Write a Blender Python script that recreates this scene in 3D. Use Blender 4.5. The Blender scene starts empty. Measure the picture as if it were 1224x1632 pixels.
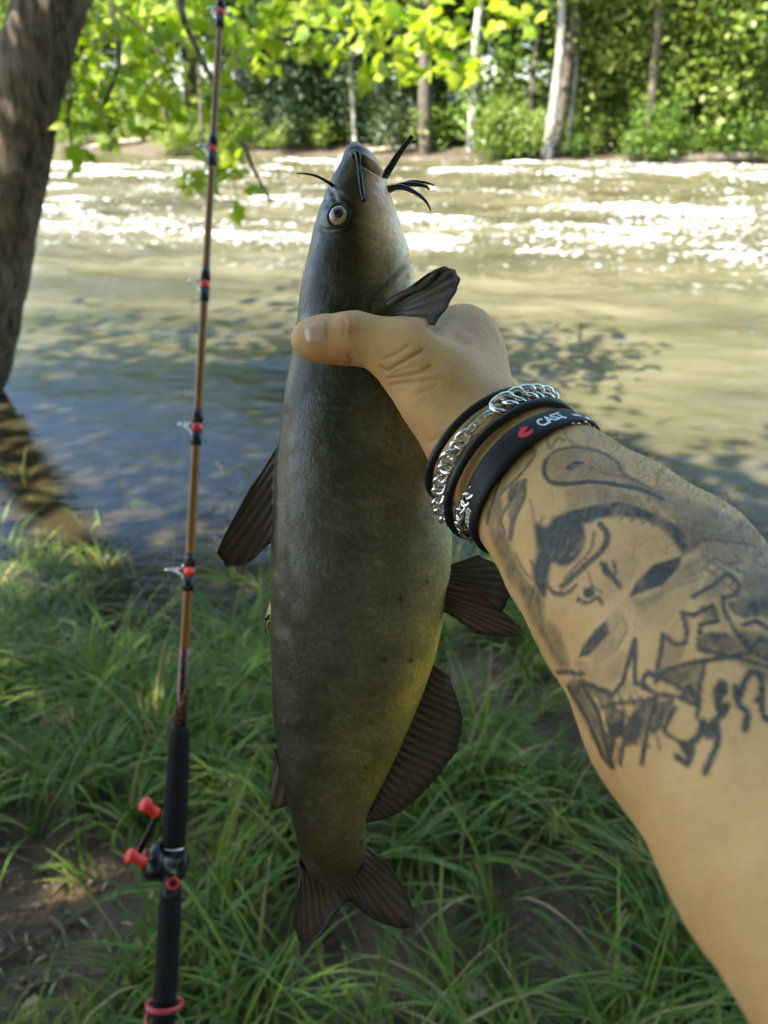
import bpy, bmesh, math, random
import numpy as np
from mathutils import Vector, Matrix
R = math.radians
scene = bpy.context.scene
COL = scene.collection
rng = np.random.default_rng(7)
random.seed(7)

# ------------------------------------------------------------------ camera
PITCH = R(28.0)
FPX = 1226.0                       # focal length in photograph pixels (1224 x 1632)
CAM = np.array([0.0, 0.0, 1.75])
FW = np.array([0.0, math.cos(PITCH), -math.sin(PITCH)])
UP = np.array([0.0, math.sin(PITCH), math.cos(PITCH)])
RT = np.array([1.0, 0.0, 0.0])
cam_d = bpy.data.cameras.new('camera')
cam = bpy.data.objects.new('camera', cam_d)
COL.objects.link(cam)
cam.location = CAM
cam.rotation_euler = (R(90) - PITCH, 0, 0)
cam_d.sensor_fit = 'VERTICAL'
cam_d.sensor_height = 7.4
cam_d.sensor_width = 5.55
cam_d.lens = 3.7 / (816.0 / FPX)
cam_d.clip_start = 0.02
cam_d.clip_end = 2000
cam_d.dof.use_dof = True
cam_d.dof.focus_distance = 0.395
cam_d.dof.aperture_fstop = 1.95
scene.camera = cam

# ------------------------------------------------------------------ sky, sun, exposure
SUN_AZ = R(-122)        # from +Y, negative = to the left
SUN_EL = R(54)
SUNV = np.array([math.sin(SUN_AZ) * math.cos(SUN_EL), math.cos(SUN_AZ) * math.cos(SUN_EL), math.sin(SUN_EL)])
world = bpy.data.worlds.new('World')
scene.world = world
world.use_nodes = True
wn = world.node_tree
wn.nodes.clear()
wo = wn.nodes.new('ShaderNodeOutputWorld')
wb = wn.nodes.new('ShaderNodeBackground')
sk = wn.nodes.new('ShaderNodeTexSky')
sk.sky_type = 'NISHITA'
sk.sun_disc = False
sk.sun_elevation = SUN_EL
sk.sun_rotation = SUN_AZ
sk.air_density = 1.0
sk.dust_density = 0.9
sk.ozone_density = 2.2
wb.inputs['Strength'].default_value = 0.085
wn.links.new(sk.outputs[0], wb.inputs[0])
wn.links.new(wb.outputs[0], wo.inputs[0])
sd = bpy.data.lights.new('sun', 'SUN')
sd.energy = 4.3
sd.angle = R(0.53)
sd.color = (1.0, 0.95, 0.86)
so = bpy.data.objects.new('sun', sd)
COL.objects.link(so)
so.rotation_euler = Vector(SUNV).to_track_quat('Z', 'Y').to_euler()
so.location = (-8, 2, 14)
vs = scene.view_settings
vs.view_transform = 'Standard'
vs.look = 'None'
vs.gamma = 1.0
vs.exposure = 2.8
vs.use_curve_mapping = False
scene.cycles.use_denoising = True
scene.cycles.use_adaptive_sampling = True
scene.cycles.adaptive_threshold = 0.02
scene.cycles.max_bounces = 5
scene.cycles.transparent_max_bounces = 8
scene.cycles.sample_clamp_indirect = 6.0
scene.cycles.caustics_reflective = False
scene.cycles.caustics_refractive = False

# ------------------------------------------------------------------ helpers
def P(px, py, d):
    """photograph pixel + depth along the view axis -> world point"""
    return CAM + FW * d + RT * ((px - 612.0) / FPX * d) + UP * ((816.0 - py) / FPX * d)

def proj(v):
    """world points (n,3) -> photograph pixels (n,2) and depth"""
    q = np.asarray(v, float) - CAM
    d = q @ FW
    return np.stack([612 + FPX * (q @ RT) / d, 816 - FPX * (q @ UP) / d], 1), d

def ground_ray(px, py, z=0.0):
    v = FW + RT * ((px - 612.0) / FPX) + UP * ((816.0 - py) / FPX)
    t = (z - CAM[2]) / v[2]
    return CAM + v * t

def tag(o, label=None, cat=None, group=None, kind=None):
    if label: o['label'] = label
    if cat: o['category'] = cat
    if group: o['group'] = group
    if kind: o['kind'] = kind
    return o

def mesh_np(name, verts, faces, smooth=True, attrs=None):
    """fast mesh from numpy verts (n,3) and faces (m,3|4) (or list of such arrays)"""
    if not isinstance(faces, (list, tuple)):
        faces = [faces]
    faces = [np.asarray(f, np.int32) for f in faces if len(f)]
    me = bpy.data.meshes.new(name)
    me.vertices.add(len(verts))
    me.vertices.foreach_set('co', np.asarray(verts, np.float32).ravel())
    nl = sum(f.size for f in faces)
    npoly = sum(len(f) for f in faces)
    me.loops.add(nl)
    me.loops.foreach_set('vertex_index', np.concatenate([f.ravel() for f in faces]).astype(np.int32))
    me.polygons.add(npoly)
    tot = np.concatenate([np.full(len(f), f.shape[1], np.int32) for f in faces])
    st = np.concatenate([[0], np.cumsum(tot)[:-1]]).astype(np.int32)
    me.polygons.foreach_set('loop_start', st)
    me.polygons.foreach_set('loop_total', tot)
    if smooth:
        me.polygons.foreach_set('use_smooth', np.ones(npoly, bool))
    if attrs:
        for k, a in attrs.items():
            a = np.asarray(a, np.float32)
            if a.ndim == 1:
                at = me.attributes.new(k, 'FLOAT', 'POINT'); at.data.foreach_set('value', a)
            else:
                at = me.attributes.new(k, 'FLOAT_COLOR', 'POINT')
                if a.shape[1] == 3: a = np.concatenate([a, np.ones((len(a), 1), np.float32)], 1)
                at.data.foreach_set('color', a.ravel())
    me.update(calc_edges=True)
    me.validate()
    return me

def obj(name, me, mat=None, parent=None, loc=None):
    o = bpy.data.objects.new(name, me)
    COL.objects.link(o)
    if mat is not None and me is not None and not me.materials:
        me.materials.append(mat)
    if loc is not None: o.location = loc
    if parent is not None:
        o.parent = parent
    return o

def empty(name, loc=(0, 0, 0), rotz=0.0):
    o = bpy.data.objects.new(name, None)
    COL.objects.link(o)
    o.location = loc
    o.rotation_euler = (0, 0, rotz)
    o.empty_display_size = 0.05
    return o

class MB:
    """collects shapes into one mesh"""
    def __init__(s):
        s.v = []; s.f3 = []; s.f4 = []; s.n = 0; s.a = {}
    def add(s, v, f, **at):
        v = np.asarray(v, float); f = np.asarray(f, int)
        if len(f):
            (s.f4 if f.shape[1] == 4 else s.f3).append(f + s.n)
        s.v.append(v); s.n += len(v)
        for k, a in at.items():
            s.a.setdefault(k, []).append(np.broadcast_to(a, (len(v),) + np.shape(a)[1:]) if np.ndim(a) else np.full(len(v), a))
        return s
    def mesh(s, name, smooth=True, off=None):
        v = np.concatenate(s.v)
        if off is not None: v = v - np.asarray(off)
        fs = []
        if s.f3: fs.append(np.concatenate(s.f3))
        if s.f4: fs.append(np.concatenate(s.f4))
        return mesh_np(name, v, fs, smooth, {k: np.concatenate(a) for k, a in s.a.items()})

def nrm(a):
    a = np.asarray(a, float)
    return a / np.maximum(np.linalg.norm(a, axis=-1, keepdims=True), 1e-12)

def catmull(pts, n):
    """smooth curve through pts (k,c) -> (n,c)"""
    p = np.asarray(pts, float)
    k = len(p)
    if k == 2:
        t = np.linspace(0, 1, n)[:, None]
        return p[0] * (1 - t) + p[1] * t
    q = np.concatenate([[2 * p[0] - p[1]], p, [2 * p[-1] - p[-2]]])
    t = np.linspace(0, k - 1 - 1e-9, n)
    i = t.astype(int); u = (t - i)[:, None]
    a, b, c, d = q[i], q[i + 1], q[i + 2], q[i + 3]
    return 0.5 * ((2 * b) + (-a + c) * u + (2 * a - 5 * b + 4 * c - d) * u * u + (-a + 3 * b - 3 * c + d) * u ** 3)

def frames(pts, ref=None):
    pts = np.asarray(pts, float)
    t = nrm(np.gradient(pts, axis=0))
    n0 = np.array([0, 0, 1.0]) if ref is None else np.asarray(ref, float)
    if abs(n0 @ t[0]) > 0.95: n0 = np.array([1.0, 0, 0])
    N = []
    n = nrm(n0 - t[0] * (n0 @ t[0]))
    for ti in t:
        n = nrm(n - ti * (n @ ti)); N.append(n)
    N = np.array(N)
    return t, N, np.cross(t, N)

def tube(pts, rad, seg=8, cap=True, ref=None, flat=1.0):
    """tube along pts; returns verts, quads"""
    pts = np.asarray(pts, float); k = len(pts)
    rad = np.broadcast_to(np.asarray(rad, float), (k,))
    t, n, b = frames(pts, ref)
    if cap:
        pts = np.concatenate([pts[:1], pts, pts[-1:]]); rad = np.concatenate([[rad[0] * 0.02], rad, [rad[-1] * 0.02]])
        n = np.concatenate([n[:1], n, n[-1:]]); b = np.concatenate([b[:1], b, b[-1:]]); k += 2
    th = np.linspace(0, 2 * math.pi, seg, endpoint=False)
    v = pts[:, None] + rad[:, None, None] * (np.cos(th)[None, :, None] * n[:, None] + flat * np.sin(th)[None, :, None] * b[:, None])
    i = np.arange(k - 1)[:, None] * seg; j = np.arange(seg)[None]; j2 = (j + 1) % seg
    f = np.stack([i + j, i + j2, i + seg + j2, i + seg + j], -1).reshape(-1, 4)
    return v.reshape(-1, 3), f

def ring(pts, rad, seg=8, flat=1.0, ref=None):
    """closed loop tube"""
    pts = np.asarray(pts, float); k = len(pts)
    t = nrm(np.roll(pts, -1, 0) - np.roll(pts, 1, 0))
    if ref is None:
        c = pts.mean(0); n = nrm((pts - c) - t * np.sum((pts - c) * t, 1, keepdims=True))
    else:
        n = np.asarray(ref, float); n = nrm(n - t * np.sum(n * t, 1, keepdims=True))
    b = np.cross(t, n)
    rad = np.broadcast_to(np.asarray(rad, float), (k,))
    th = np.linspace(0, 2 * math.pi, seg, endpoint=False)
    v = pts[:, None] + rad[:, None, None] * (np.cos(th)[None, :, None] * n[:, None] + flat * np.sin(th)[None, :, None] * b[:, None])
    i = np.arange(k)[:, None]; j = np.arange(seg)[None]; j2 = (j + 1) % seg; i2 = (i + 1) % k
    f = np.stack([i * seg + j, i * seg + j2, i2 * seg + j2, i2 * seg + j], -1).reshape(-1, 4)
    return v.reshape(-1, 3), f

def lathe(prof, seg=20):
    """prof: (z, r) rows; around Z"""
    prof = np.asarray(prof, float)
    th = np.linspace(0, 2 * math.pi, seg, endpoint=False)
    v = np.stack([prof[:, 1, None] * np.cos(th), prof[:, 1, None] * np.sin(th), np.broadcast_to(prof[:, 0, None], (len(prof), seg))], -1).reshape(-1, 3)
    i = np.arange(len(prof) - 1)[:, None] * seg; j = np.arange(seg)[None]; j2 = (j + 1) % seg
    f = np.stack([i + j, i + j2, i + seg + j2, i + seg + j], -1).reshape(-1, 4)
    return v, f

def orient(v, origin, z, x=None):
    """local verts -> world with local Z along z"""
    z = nrm(z); x = np.array([1.0, 0, 0]) if x is None else np.asarray(x, float)
    if abs(x @ z) > 0.95: x = np.array([0, 1.0, 0])
    x = nrm(x - z * (x @ z)); y = np.cross(z, x)
    return np.asarray(origin) + v[:, :1] * x + v[:, 1:2] * y + v[:, 2:] * z

# lattice noise
_perm = np.random.default_rng(3).random((64, 64, 64)).astype(np.float32)
def vnoise(p):
    p = np.asarray(p, float)
    i = np.floor(p).astype(int); f = p - i; f = f * f * (3 - 2 * f)
    i = i % 64; j = (i + 1) % 64
    g = lambda a, b, c: _perm[a, b, c]
    x0, y0, z0 = i.T; x1, y1, z1 = j.T; fx, fy, fz = f.T
    a = g(x0, y0, z0) * (1 - fx) + g(x1, y0, z0) * fx
    b = g(x0, y1, z0) * (1 - fx) + g(x1, y1, z0) * fx
    c = g(x0, y0, z1) * (1 - fx) + g(x1, y0, z1) * fx
    d = g(x0, y1, z1) * (1 - fx) + g(x1, y1, z1) * fx
    return (a * (1 - fy) + b * fy) * (1 - fz) + (c * (1 - fy) + d * fy) * fz
def fbm(p, oct=4, lac=2.03, gain=0.5):
    p = np.asarray(p, float); s = 0; a = 1.0; t = 0
    for k in range(oct):
        s = s + a * vnoise(p + 17.3 * k); t += a; a *= gain; p = p * lac
    return s / t
def sstep(a, b, x):
    t = np.clip((np.asarray(x, float) - a) / (b - a), 0, 1)
    return t * t * (3 - 2 * t)

# ------------------------------------------------------------------ material helpers
class NT:
    def __init__(s, name):
        s.m = bpy.data.materials.new(name); s.m.use_nodes = True
        s.t = s.m.node_tree; s.t.nodes.clear()
        s.out = s.t.nodes.new('ShaderNodeOutputMaterial')
    def n(s, typ, inp=None, **kw):
        nd = s.t.nodes.new('ShaderNode' + typ)
        for k, v in kw.items(): setattr(nd, k, v)
        if inp:
            for k, v in inp.items():
                if isinstance(v, bpy.types.NodeSocket): s.t.links.new(v, nd.inputs[k])
                else: nd.inputs[k].default_value = v
        return nd
    def link(s, a, b): s.t.links.new(a, b)
    def attr(s, name): return s.n('Attribute', attribute_name=name)
    def ramp(s, fac, stops, interp='LINEAR'):
        nd = s.t.nodes.new('ShaderNodeValToRGB'); cr = nd.color_ramp; cr.interpolation = interp
        while len(cr.elements) < len(stops): cr.elements.new(0.5)
        for e, (p, c) in zip(cr.elements, stops):
            e.position = p
            e.color = (c, c, c, 1) if np.ndim(c) == 0 else (*c[:3], 1)
        s.link(fac, nd.inputs[0]); return nd.outputs[0]
    def mix(s, fac, a, b, blend='MIX'):
        nd = s.t.nodes.new('ShaderNodeMix'); nd.data_type = 'RGBA'; nd.blend_type = blend
        for sock, v in ((nd.inputs[0], fac), (nd.inputs[6], a), (nd.inputs[7], b)):
            if isinstance(v, bpy.types.NodeSocket): s.link(v, sock)
            else: sock.default_value = v if np.ndim(v) == 0 else (*v[:3], 1)
        return nd.outputs[2]
    def math(s, op, a, b=None, c=None, clamp=False):
        nd = s.t.nodes.new('ShaderNodeMath'); nd.operation = op; nd.use_clamp = clamp
        for i, v in enumerate((a, b, c)):
            if v is None: continue
            if isinstance(v, bpy.types.NodeSocket): s.link(v, nd.inputs[i])
            else: nd.inputs[i].default_value = v
        return nd.outputs[0]
    def noise(s, vec=None, scale=5, detail=4, rough=0.55, dist=0.0):
        nd = s.n('TexNoise', {'Scale': scale, 'Detail': detail, 'Roughness': rough, 'Distortion': dist})
        if vec is not None: s.link(vec, nd.inputs['Vector'])
        return nd.outputs[0]
    def coord(s, which='Object'): return s.n('TexCoord').outputs[which]
    def mapping(s, vec, scale=(1, 1, 1), rot=(0, 0, 0), loc=(0, 0, 0)):
        nd = s.n('Mapping', {'Scale': scale, 'Rotation': rot, 'Location': loc}); s.link(vec, nd.inputs[0]); return nd.outputs[0]
    def bump(s, h, strength=0.3, dist=0.01, normal=None):
        nd = s.n('Bump', {'Strength': strength, 'Distance': dist, 'Height': h})
        if normal is not None: s.link(normal, nd.inputs['Normal'])
        return nd.outputs[0]
    def bsdf(s, **inp):
        nd = s.t.nodes.new('ShaderNodeBsdfPrincipled')
        for k, v in inp.items():
            k = {'color': 'Base Color', 'rough': 'Roughness', 'metal': 'Metallic', 'normal': 'Normal', 'ior': 'IOR', 'coat': 'Coat Weight',
                 'coat_rough': 'Coat Roughness', 'sss': 'Subsurface Weight', 'sss_r': 'Subsurface Radius', 'sss_s': 'Subsurface Scale',
                 'trans': 'Transmission Weight', 'spec': 'Specular IOR Level', 'alpha': 'Alpha', 'sheen': 'Sheen Weight'}[k]
            if isinstance(v, bpy.types.NodeSocket): s.link(v, nd.inputs[k])
            elif k in ('Base Color',): nd.inputs[k].default_value = (*v[:3], 1)
            else: nd.inputs[k].default_value = v
        return nd.outputs[0]
    def surf(s, sh): s.link(sh, s.out.inputs[0]); return s.m

def simple(name, color, rough=0.5, metal=0.0, var=0.12, nscale=60, bump=0.0, spec=0.5, coat=0.0):
    t = NT(name)
    nz = t.noise(t.coord(), nscale, 4)
    c = t.mix(nz, [x * (1 - var) for x in color], [min(1, x * (1 + var)) for x in color])
    kw = dict(color=c, rough=t.math('ADD', t.math('MULTIPLY', nz, 0.2), rough - 0.1), metal=metal, spec=spec, coat=coat)
    if bump: kw['normal'] = t.bump(nz, bump, 0.002)
    return t.surf(t.bsdf(**kw))

def leaf_mat(name, c0, c1, trans=0.45, rough=0.45, attr='rnd'):
    t = NT(name)
    a = t.attr(attr).outputs['Fac']
    oi = t.n('ObjectInfo').outputs['Random']
    v = t.math('FRACT', t.math('ADD', a, oi))
    big = t.noise(t.n('NewGeometry').outputs['Position'], 0.9, 2)
    f = t.math('ADD', t.math('MULTIPLY', v, 0.65), t.math('MULTIPLY', t.ramp(big, [(0.3, 0.0), (0.7, 1.0)]), 0.35))
    c = t.mix(f, c0, c1)
    hs = t.n('HueSaturation', {'Hue': t.math('ADD', t.math('MULTIPLY', oi, 0.03), 0.485), 'Saturation': 1.0, 'Value': 1.0, 'Color': c}).outputs[0]
    p = t.bsdf(color=hs, rough=rough, spec=0.4)
    tr = t.n('BsdfTranslucent', {'Color': t.mix(1.0, hs, (1.0, 1.15, 0.55), 'MULTIPLY')}).outputs[0]
    m = t.n('MixShader'); m.inputs[0].default_value = trans
    t.link(p, m.inputs[1]); t.link(tr, m.inputs[2])
    return t.surf(m.outputs[0])

# ================================================================== SETTING
FN = nrm(np.array([0.321, 0.946])); FP = np.array([13.0, 25.7])     # far bank line
def d_far(x, y):
    return (x - FP[0]) * FN[0] + (y - FP[1]) * FN[1] + 0.5 * np.sin(x * 0.55) + 0.35 * np.sin(x * 1.37 + 1.0)
def near_edge(x):
    e = 2.63 + 0.12 * np.sin(x * 2.3 + 0.4) + 0.07 * np.sin(x * 5.1)
    return e + 3.4 * sstep(-2.25, -3.3, x)
def terrain(x, y):
    x = np.asarray(x, float); y = np.asarray(y, float)
    e = near_edge(x)
    dn = y - e                                                  # >0 : in the river
    near = 0.20 * sstep(0.05, -1.3, dn) + 0.10 * sstep(-1.0, -4.0, dn) + 0.5 * sstep(-4, -30, dn)
    bed = -0.10 - 0.12 * sstep(0.0, 0.8, dn) - 0.8 * sstep(0.6, 6, dn)
    z = np.where(dn < 0, near - 0.10 * sstep(-0.35, 0.0, dn), bed)
    z = z - 0.13 * np.exp(-(((x + 0.92) / 0.34) ** 2 + ((y - 2.22) / 0.17) ** 2)) * (dn < 0.2)
    df = d_far(x, y)
    far = -1.0 + 1.12 * sstep(-2.2, 0.25, df) + 0.28 * sstep(0.1, 1.6, df) + 1.1 * sstep(1.5, 8, df) + 1.2 * sstep(6, 40, df)
    z = np.where(df > -2.2, np.maximum(far, np.where(df > -1.5, -2, z)), z)
    return z

gx = np.concatenate([np.linspace(-260, -40, 24)[:-1], np.linspace(-40, -4, 60)[:-1], np.linspace(-4, 4, 300)[:-1], np.linspace(4, 40, 60)[:-1], np.linspace(40, 260, 24)])
gy = np.concatenate([np.linspace(-120, -4, 24)[:-1], np.linspace(-4, 0.4, 40)[:-1], np.linspace(0.4, 4.2, 180)[:-1], np.linspace(4.2, 20, 40)[:-1], np.linspace(20, 60, 110)[:-1], np.linspace(60, 320, 30)])
X, Y = np.meshgrid(gx, gy, indexing='ij')
Z = terrain(X, Y)
flat = np.stack([X.ravel(), Y.ravel(), np.zeros(X.size)], 1)
nearw = (np.abs(X.ravel()) < 4.2) & (Y.ravel() < 4.3) & (Y.ravel() > 0)
dz = np.where(nearw, (fbm(flat * 9, 4) - 0.5) * 0.06 + (fbm(flat * 40, 3) - 0.5) * 0.026, (fbm(flat * 0.6, 3) - 0.5) * 0.25 * sstep(0.2, 3, d_far(X, Y)).ravel())
Zf = Z.ravel() + dz
def grid_faces(a, b):
    i = np.arange(a - 1)[:, None] * b; j = np.arange(b - 1)[None]
    return np.stack([i + j, i + b + j, i + b + j + 1, i + j + 1], -1).reshape(-1, 4)
gme = mesh_np('ground', np.stack([X.ravel(), Y.ravel(), Zf], 1), grid_faces(len(gx), len(gy)))

t = NT('mud_soil')
pos = t.n('NewGeometry').outputs['Position']
n1 = t.noise(pos, 14, 6, 0.6); n2 = t.noise(pos, 70, 5, 0.65); n3 = t.noise(pos, 1.4, 3)
soil = t.mix(t.ramp(n1, [(0.35, 0.0), (0.7, 1.0)]), (0.075, 0.044, 0.020), (0.21, 0.128, 0.066))
soil = t.mix(t.ramp(n2, [(0.52, 0.0), (0.72, 1.0)]), soil, (0.27, 0.175, 0.095))
litter = t.mix(t.ramp(t.noise(pos, 3.0, 5, 0.6), [(0.42, 0.0), (0.58, 1.0)]), (0.10, 0.075, 0.042), (0.05, 0.075, 0.022))
sy = t.n('SeparateXYZ'); t.link(pos, sy.inputs[0])
farf = t.ramp(t.math('MULTIPLY', sy.outputs['Y'], 1 / 40.0), [(0.42, 0.0), (0.5, 1.0)])
litter = t.mix(t.ramp(t.math('MULTIPLY', sy.outputs['Z'], 1.0), [(0.20, 1.0), (0.55, 0.0)]), litter, (0.075, 0.055, 0.034))
col = t.mix(farf, soil, litter)
rg = t.math('ADD', t.math('MULTIPLY', n1, 0.6), 0.25)
gm = t.surf(t.bsdf(color=col, rough=rg, spec=0.5, normal=t.bump(t.math('ADD', n2, n1), 0.9, 0.03)))
tag(obj('ground', gme, gm), 'dark muddy river bank and forest floor', kind='structure')

# ---- river
wx = np.concatenate([np.linspace(-150, -30, 30)[:-1], np.linspace(-30, -6, 120)[:-1], np.linspace(-6, 6, 240)[:-1], np.linspace(6, 30, 120)[:-1], np.linspace(30, 150, 30)])
wy = [1.9]
while wy[-1] < 48: wy.append(wy[-1] + 0.035 + 0.0045 * (wy[-1] - 1.9))
wy = np.concatenate([np.array(wy), np.linspace(50, 130, 20)])
X, Y = np.meshgrid(wx, wy, indexing='ij')
p2 = np.stack([X.ravel(), Y.ravel(), np.zeros(X.size)], 1)
rough_w = sstep(5.5, 13, Y.ravel() + 0.25 * X.ravel()) * (0.35 + 0.65 * sstep(36, 24, Y.ravel()))
fl = p2 @ np.array([[0.945, -0.32, 0], [0.32, 0.945, 0], [0, 0, 1.0]]).T      # along-flow frame
big = fbm(fl * [0.28, 0.95, 1], 3) - 0.5
mid = 1 - np.abs(fbm(fl * [0.9, 2.6, 1] + 5, 3) * 2 - 1)
small = fbm(fl * [2.2, 6.0, 1] + 11, 3) - 0.5
openw = sstep(3.6, 6.0, Y.ravel() + 0.5 * X.ravel())
hz = big * (0.030 + 0.05 * openw + 0.19 * rough_w) + (mid - 0.6) * (0.035 * openw + 0.175 * rough_w) + small * (0.008 + 0.022 * openw + 0.06 * rough_w)
calm = sstep(1.9, 3.4, Y.ravel())
hz *= 0.25 + 0.75 * calm
wme = mesh_np('river', np.stack([X.ravel(), Y.ravel(), hz - 0.012], 1), grid_faces(len(wx), len(wy)), attrs={'silt_sun': sstep(4.2, 8.0, Y.ravel() + 2.2 * sstep(-0.6, 1.6, X.ravel())), 'rapid': rough_w, 'crest': np.clip(hz / 0.14, -1, 1) * 0.5 + 0.5})
t = NT('river_water')
pos = t.n('NewGeometry').outputs['Position']
mp = t.mapping(pos, (0.8, 2.6, 1.0), (0, 0, R(-18)))
mp2 = t.mapping(pos, (6.0, 12.0, 1.0), (0, 0, R(-18)))
rap = t.attr('rapid').outputs['Fac']; crest = t.attr('crest').outputs['Fac']
f1 = t.noise(mp, 0.55, 5, 0.6, 0.6); f2 = t.noise(mp2, 1.3, 5, 0.62)
foam_glint = t.math('ADD', t.math('ADD', t.math('MULTIPLY', f1, 0.75), t.math('MULTIPLY', f2, 0.75)), t.math('MULTIPLY', crest, 0.55))
foam_glint = t.math('MULTIPLY', t.ramp(foam_glint, [(0.985, 0.0), (1.0, 0.25)], 'LINEAR'), 1.0)
fsum = t.math('ADD', t.math('MULTIPLY', f1, 0.55), t.math('ADD', t.math('MULTIPLY', f2, 1.0), t.math('MULTIPLY', crest, 0.5)))
mr = t.n('MapRange', {'Value': fsum, 'From Min': 1.20, 'From Max': 1.30, 'To Min': 0.0, 'To Max': 0.9}); 
foam_glint = t.math('MULTIPLY', mr.outputs[0], t.ramp(rap, [(0.35, 0.0), (0.8, 1.0)]))  # white stands for riffle foam and also for painted sun glints
silt_sun = t.noise(mp, 0.35, 4, 0.55)
body0 = t.mix(t.ramp(silt_sun, [(0.35, 0.0), (0.65, 1.0)]), (0.036, 0.033, 0.014), (0.100, 0.089, 0.048))
body = t.mix(t.attr('silt_sun').outputs['Fac'], (0.024, 0.019, 0.009), body0)  # silty body painted brighter on sunlit open water, darker in the shaded shallows
colw = t.mix(foam_glint, body, (0.86, 0.87, 0.84))
rip = t.noise(t.mapping(pos, (2.2, 7.0, 1.0), (0, 0, R(-14))), 1.6, 4, 0.55, 0.4)
rip2 = t.noise(t.mapping(pos, (0.9, 3.2, 1.0), (0, 0, R(-6))), 1.0, 3, 0.5)
rip3 = t.noise(t.mapping(pos, (5.0, 14.0, 1.0), (0, 0, R(-20))), 1.8, 3, 0.55, 0.3)
bh = t.math('ADD', t.math('ADD', t.math('MULTIPLY', rip, 0.6), rip2), t.math('MULTIPLY', rip3, 0.28))
bst = t.math('ADD', t.math('MULTIPLY', rap, 0.45), t.math('ADD', t.math('MULTIPLY', t.attr('silt_sun').outputs['Fac'], 0.22), 0.10))
nb = t.n('Bump', {'Strength': bst, 'Distance': 0.09, 'Height': bh}).outputs[0]
wr = t.math('ADD', t.math('MULTIPLY', foam_glint, 0.6), t.math('ADD', t.math('MULTIPLY', rap, 0.10), 0.04))
wm = t.surf(t.bsdf(color=colw, rough=wr, ior=1.333, normal=nb))
tag(obj('river', wme, wm), 'broad olive brown river with white riffles', kind='structure')

# ================================================================== FAR BANK WOOD
def bark_mat(name, c0, c1, scale=6.0, bump=0.6, patch=None):
    t = NT(name)
    co = t.coord('Object')
    m = t.mapping(co, (1.0, 1.0, 0.16))
    n = t.noise(m, scale * 3, 6, 0.65, 0.3); v = t.noise(co, scale * 0.5, 4)
    c = t.mix(t.ramp(n, [(0.35, 0.0), (0.65, 1.0)]), c0, c1)
    if patch is not None:
        c = t.mix(t.ramp(v, [(0.42, 0.0), (0.55, 1.0)]), c, patch)
    return t.surf(t.bsdf(color=c, rough=0.9, spec=0.25, normal=t.bump(n, bump, 0.03)))
M_bark = bark_mat('grey_brown_bark', (0.045, 0.034, 0.024), (0.16, 0.13, 0.095))
M_pale = bark_mat('pale_sycamore_bark', (0.36, 0.345, 0.31), (0.52, 0.505, 0.46), 2.5, 0.2, (0.20, 0.18, 0.145))
M_fresh = leaf_mat('spring_leaf', (0.165, 0.235, 0.045), (0.32, 0.385, 0.095), 0.5)
M_mid = leaf_mat('mid_green_leaf', (0.075, 0.135, 0.022), (0.16, 0.235, 0.035), 0.45)
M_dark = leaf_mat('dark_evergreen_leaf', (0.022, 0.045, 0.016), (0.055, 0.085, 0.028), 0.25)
M_yel = leaf_mat('sunlit_maple_leaf', (0.17, 0.27, 0.010), (0.34, 0.42, 0.025), 0.55)

def leaf_cloud(cent, spread, per, size, seed, flatten=0.75, up=0.5):
    """diamond leaves gathered round clump centres -> verts, quads, rnd"""
    g = np.random.default_rng(seed)
    cent = np.asarray(cent, float); n = len(cent) * per
    c = np.repeat(cent, per, 0)
    o = g.normal(size=(n, 3)) * spread * np.array([1, 1, flatten])
    p = c + o
    nn = g.normal(size=(n, 3)); nn[:, 2] = np.abs(nn[:, 2]) + up; nn = nrm(nn)
    a = nrm(np.cross(nn, g.normal(size=(n, 3)))); b = np.cross(nn, a)
    s = size * (0.55 + 0.9 * g.random((n, 1)))
    v = np.stack([p - a * s * 0.55, p - b * s * 0.33 + nn * s * 0.1, p + a * s * 0.6 - nn * s * 0.12, p + b * s * 0.33 + nn * s * 0.1], 1).reshape(-1, 3)
    f = np.arange(n * 4).reshape(n, 4)
    cr = np.repeat(g.random(len(cent)), per)
    r = np.repeat(np.clip(0.6 * cr + 0.4 * g.random(n), 0, 0.999), 4)
    return v, f, r

def trunk_shape(pts, radii, seg=12, rugged=0.06, seed=0, n=24, flute=0):
    c = catmull(np.concatenate([np.asarray(pts, float), np.asarray(radii, float)[:, None]], 1), n)
    v, f = tube(c[:, :3], c[:, 3], seg)
    ax = np.repeat(np.concatenate([c[:1], c, c[-1:]])[:, :3], seg, 0)
    d = v - ax
    k = 1 + rugged * 2 * (fbm(v * [6, 6, 1.2] + seed, 3) - 0.5)
    return ax + d * k[:, None], f

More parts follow.
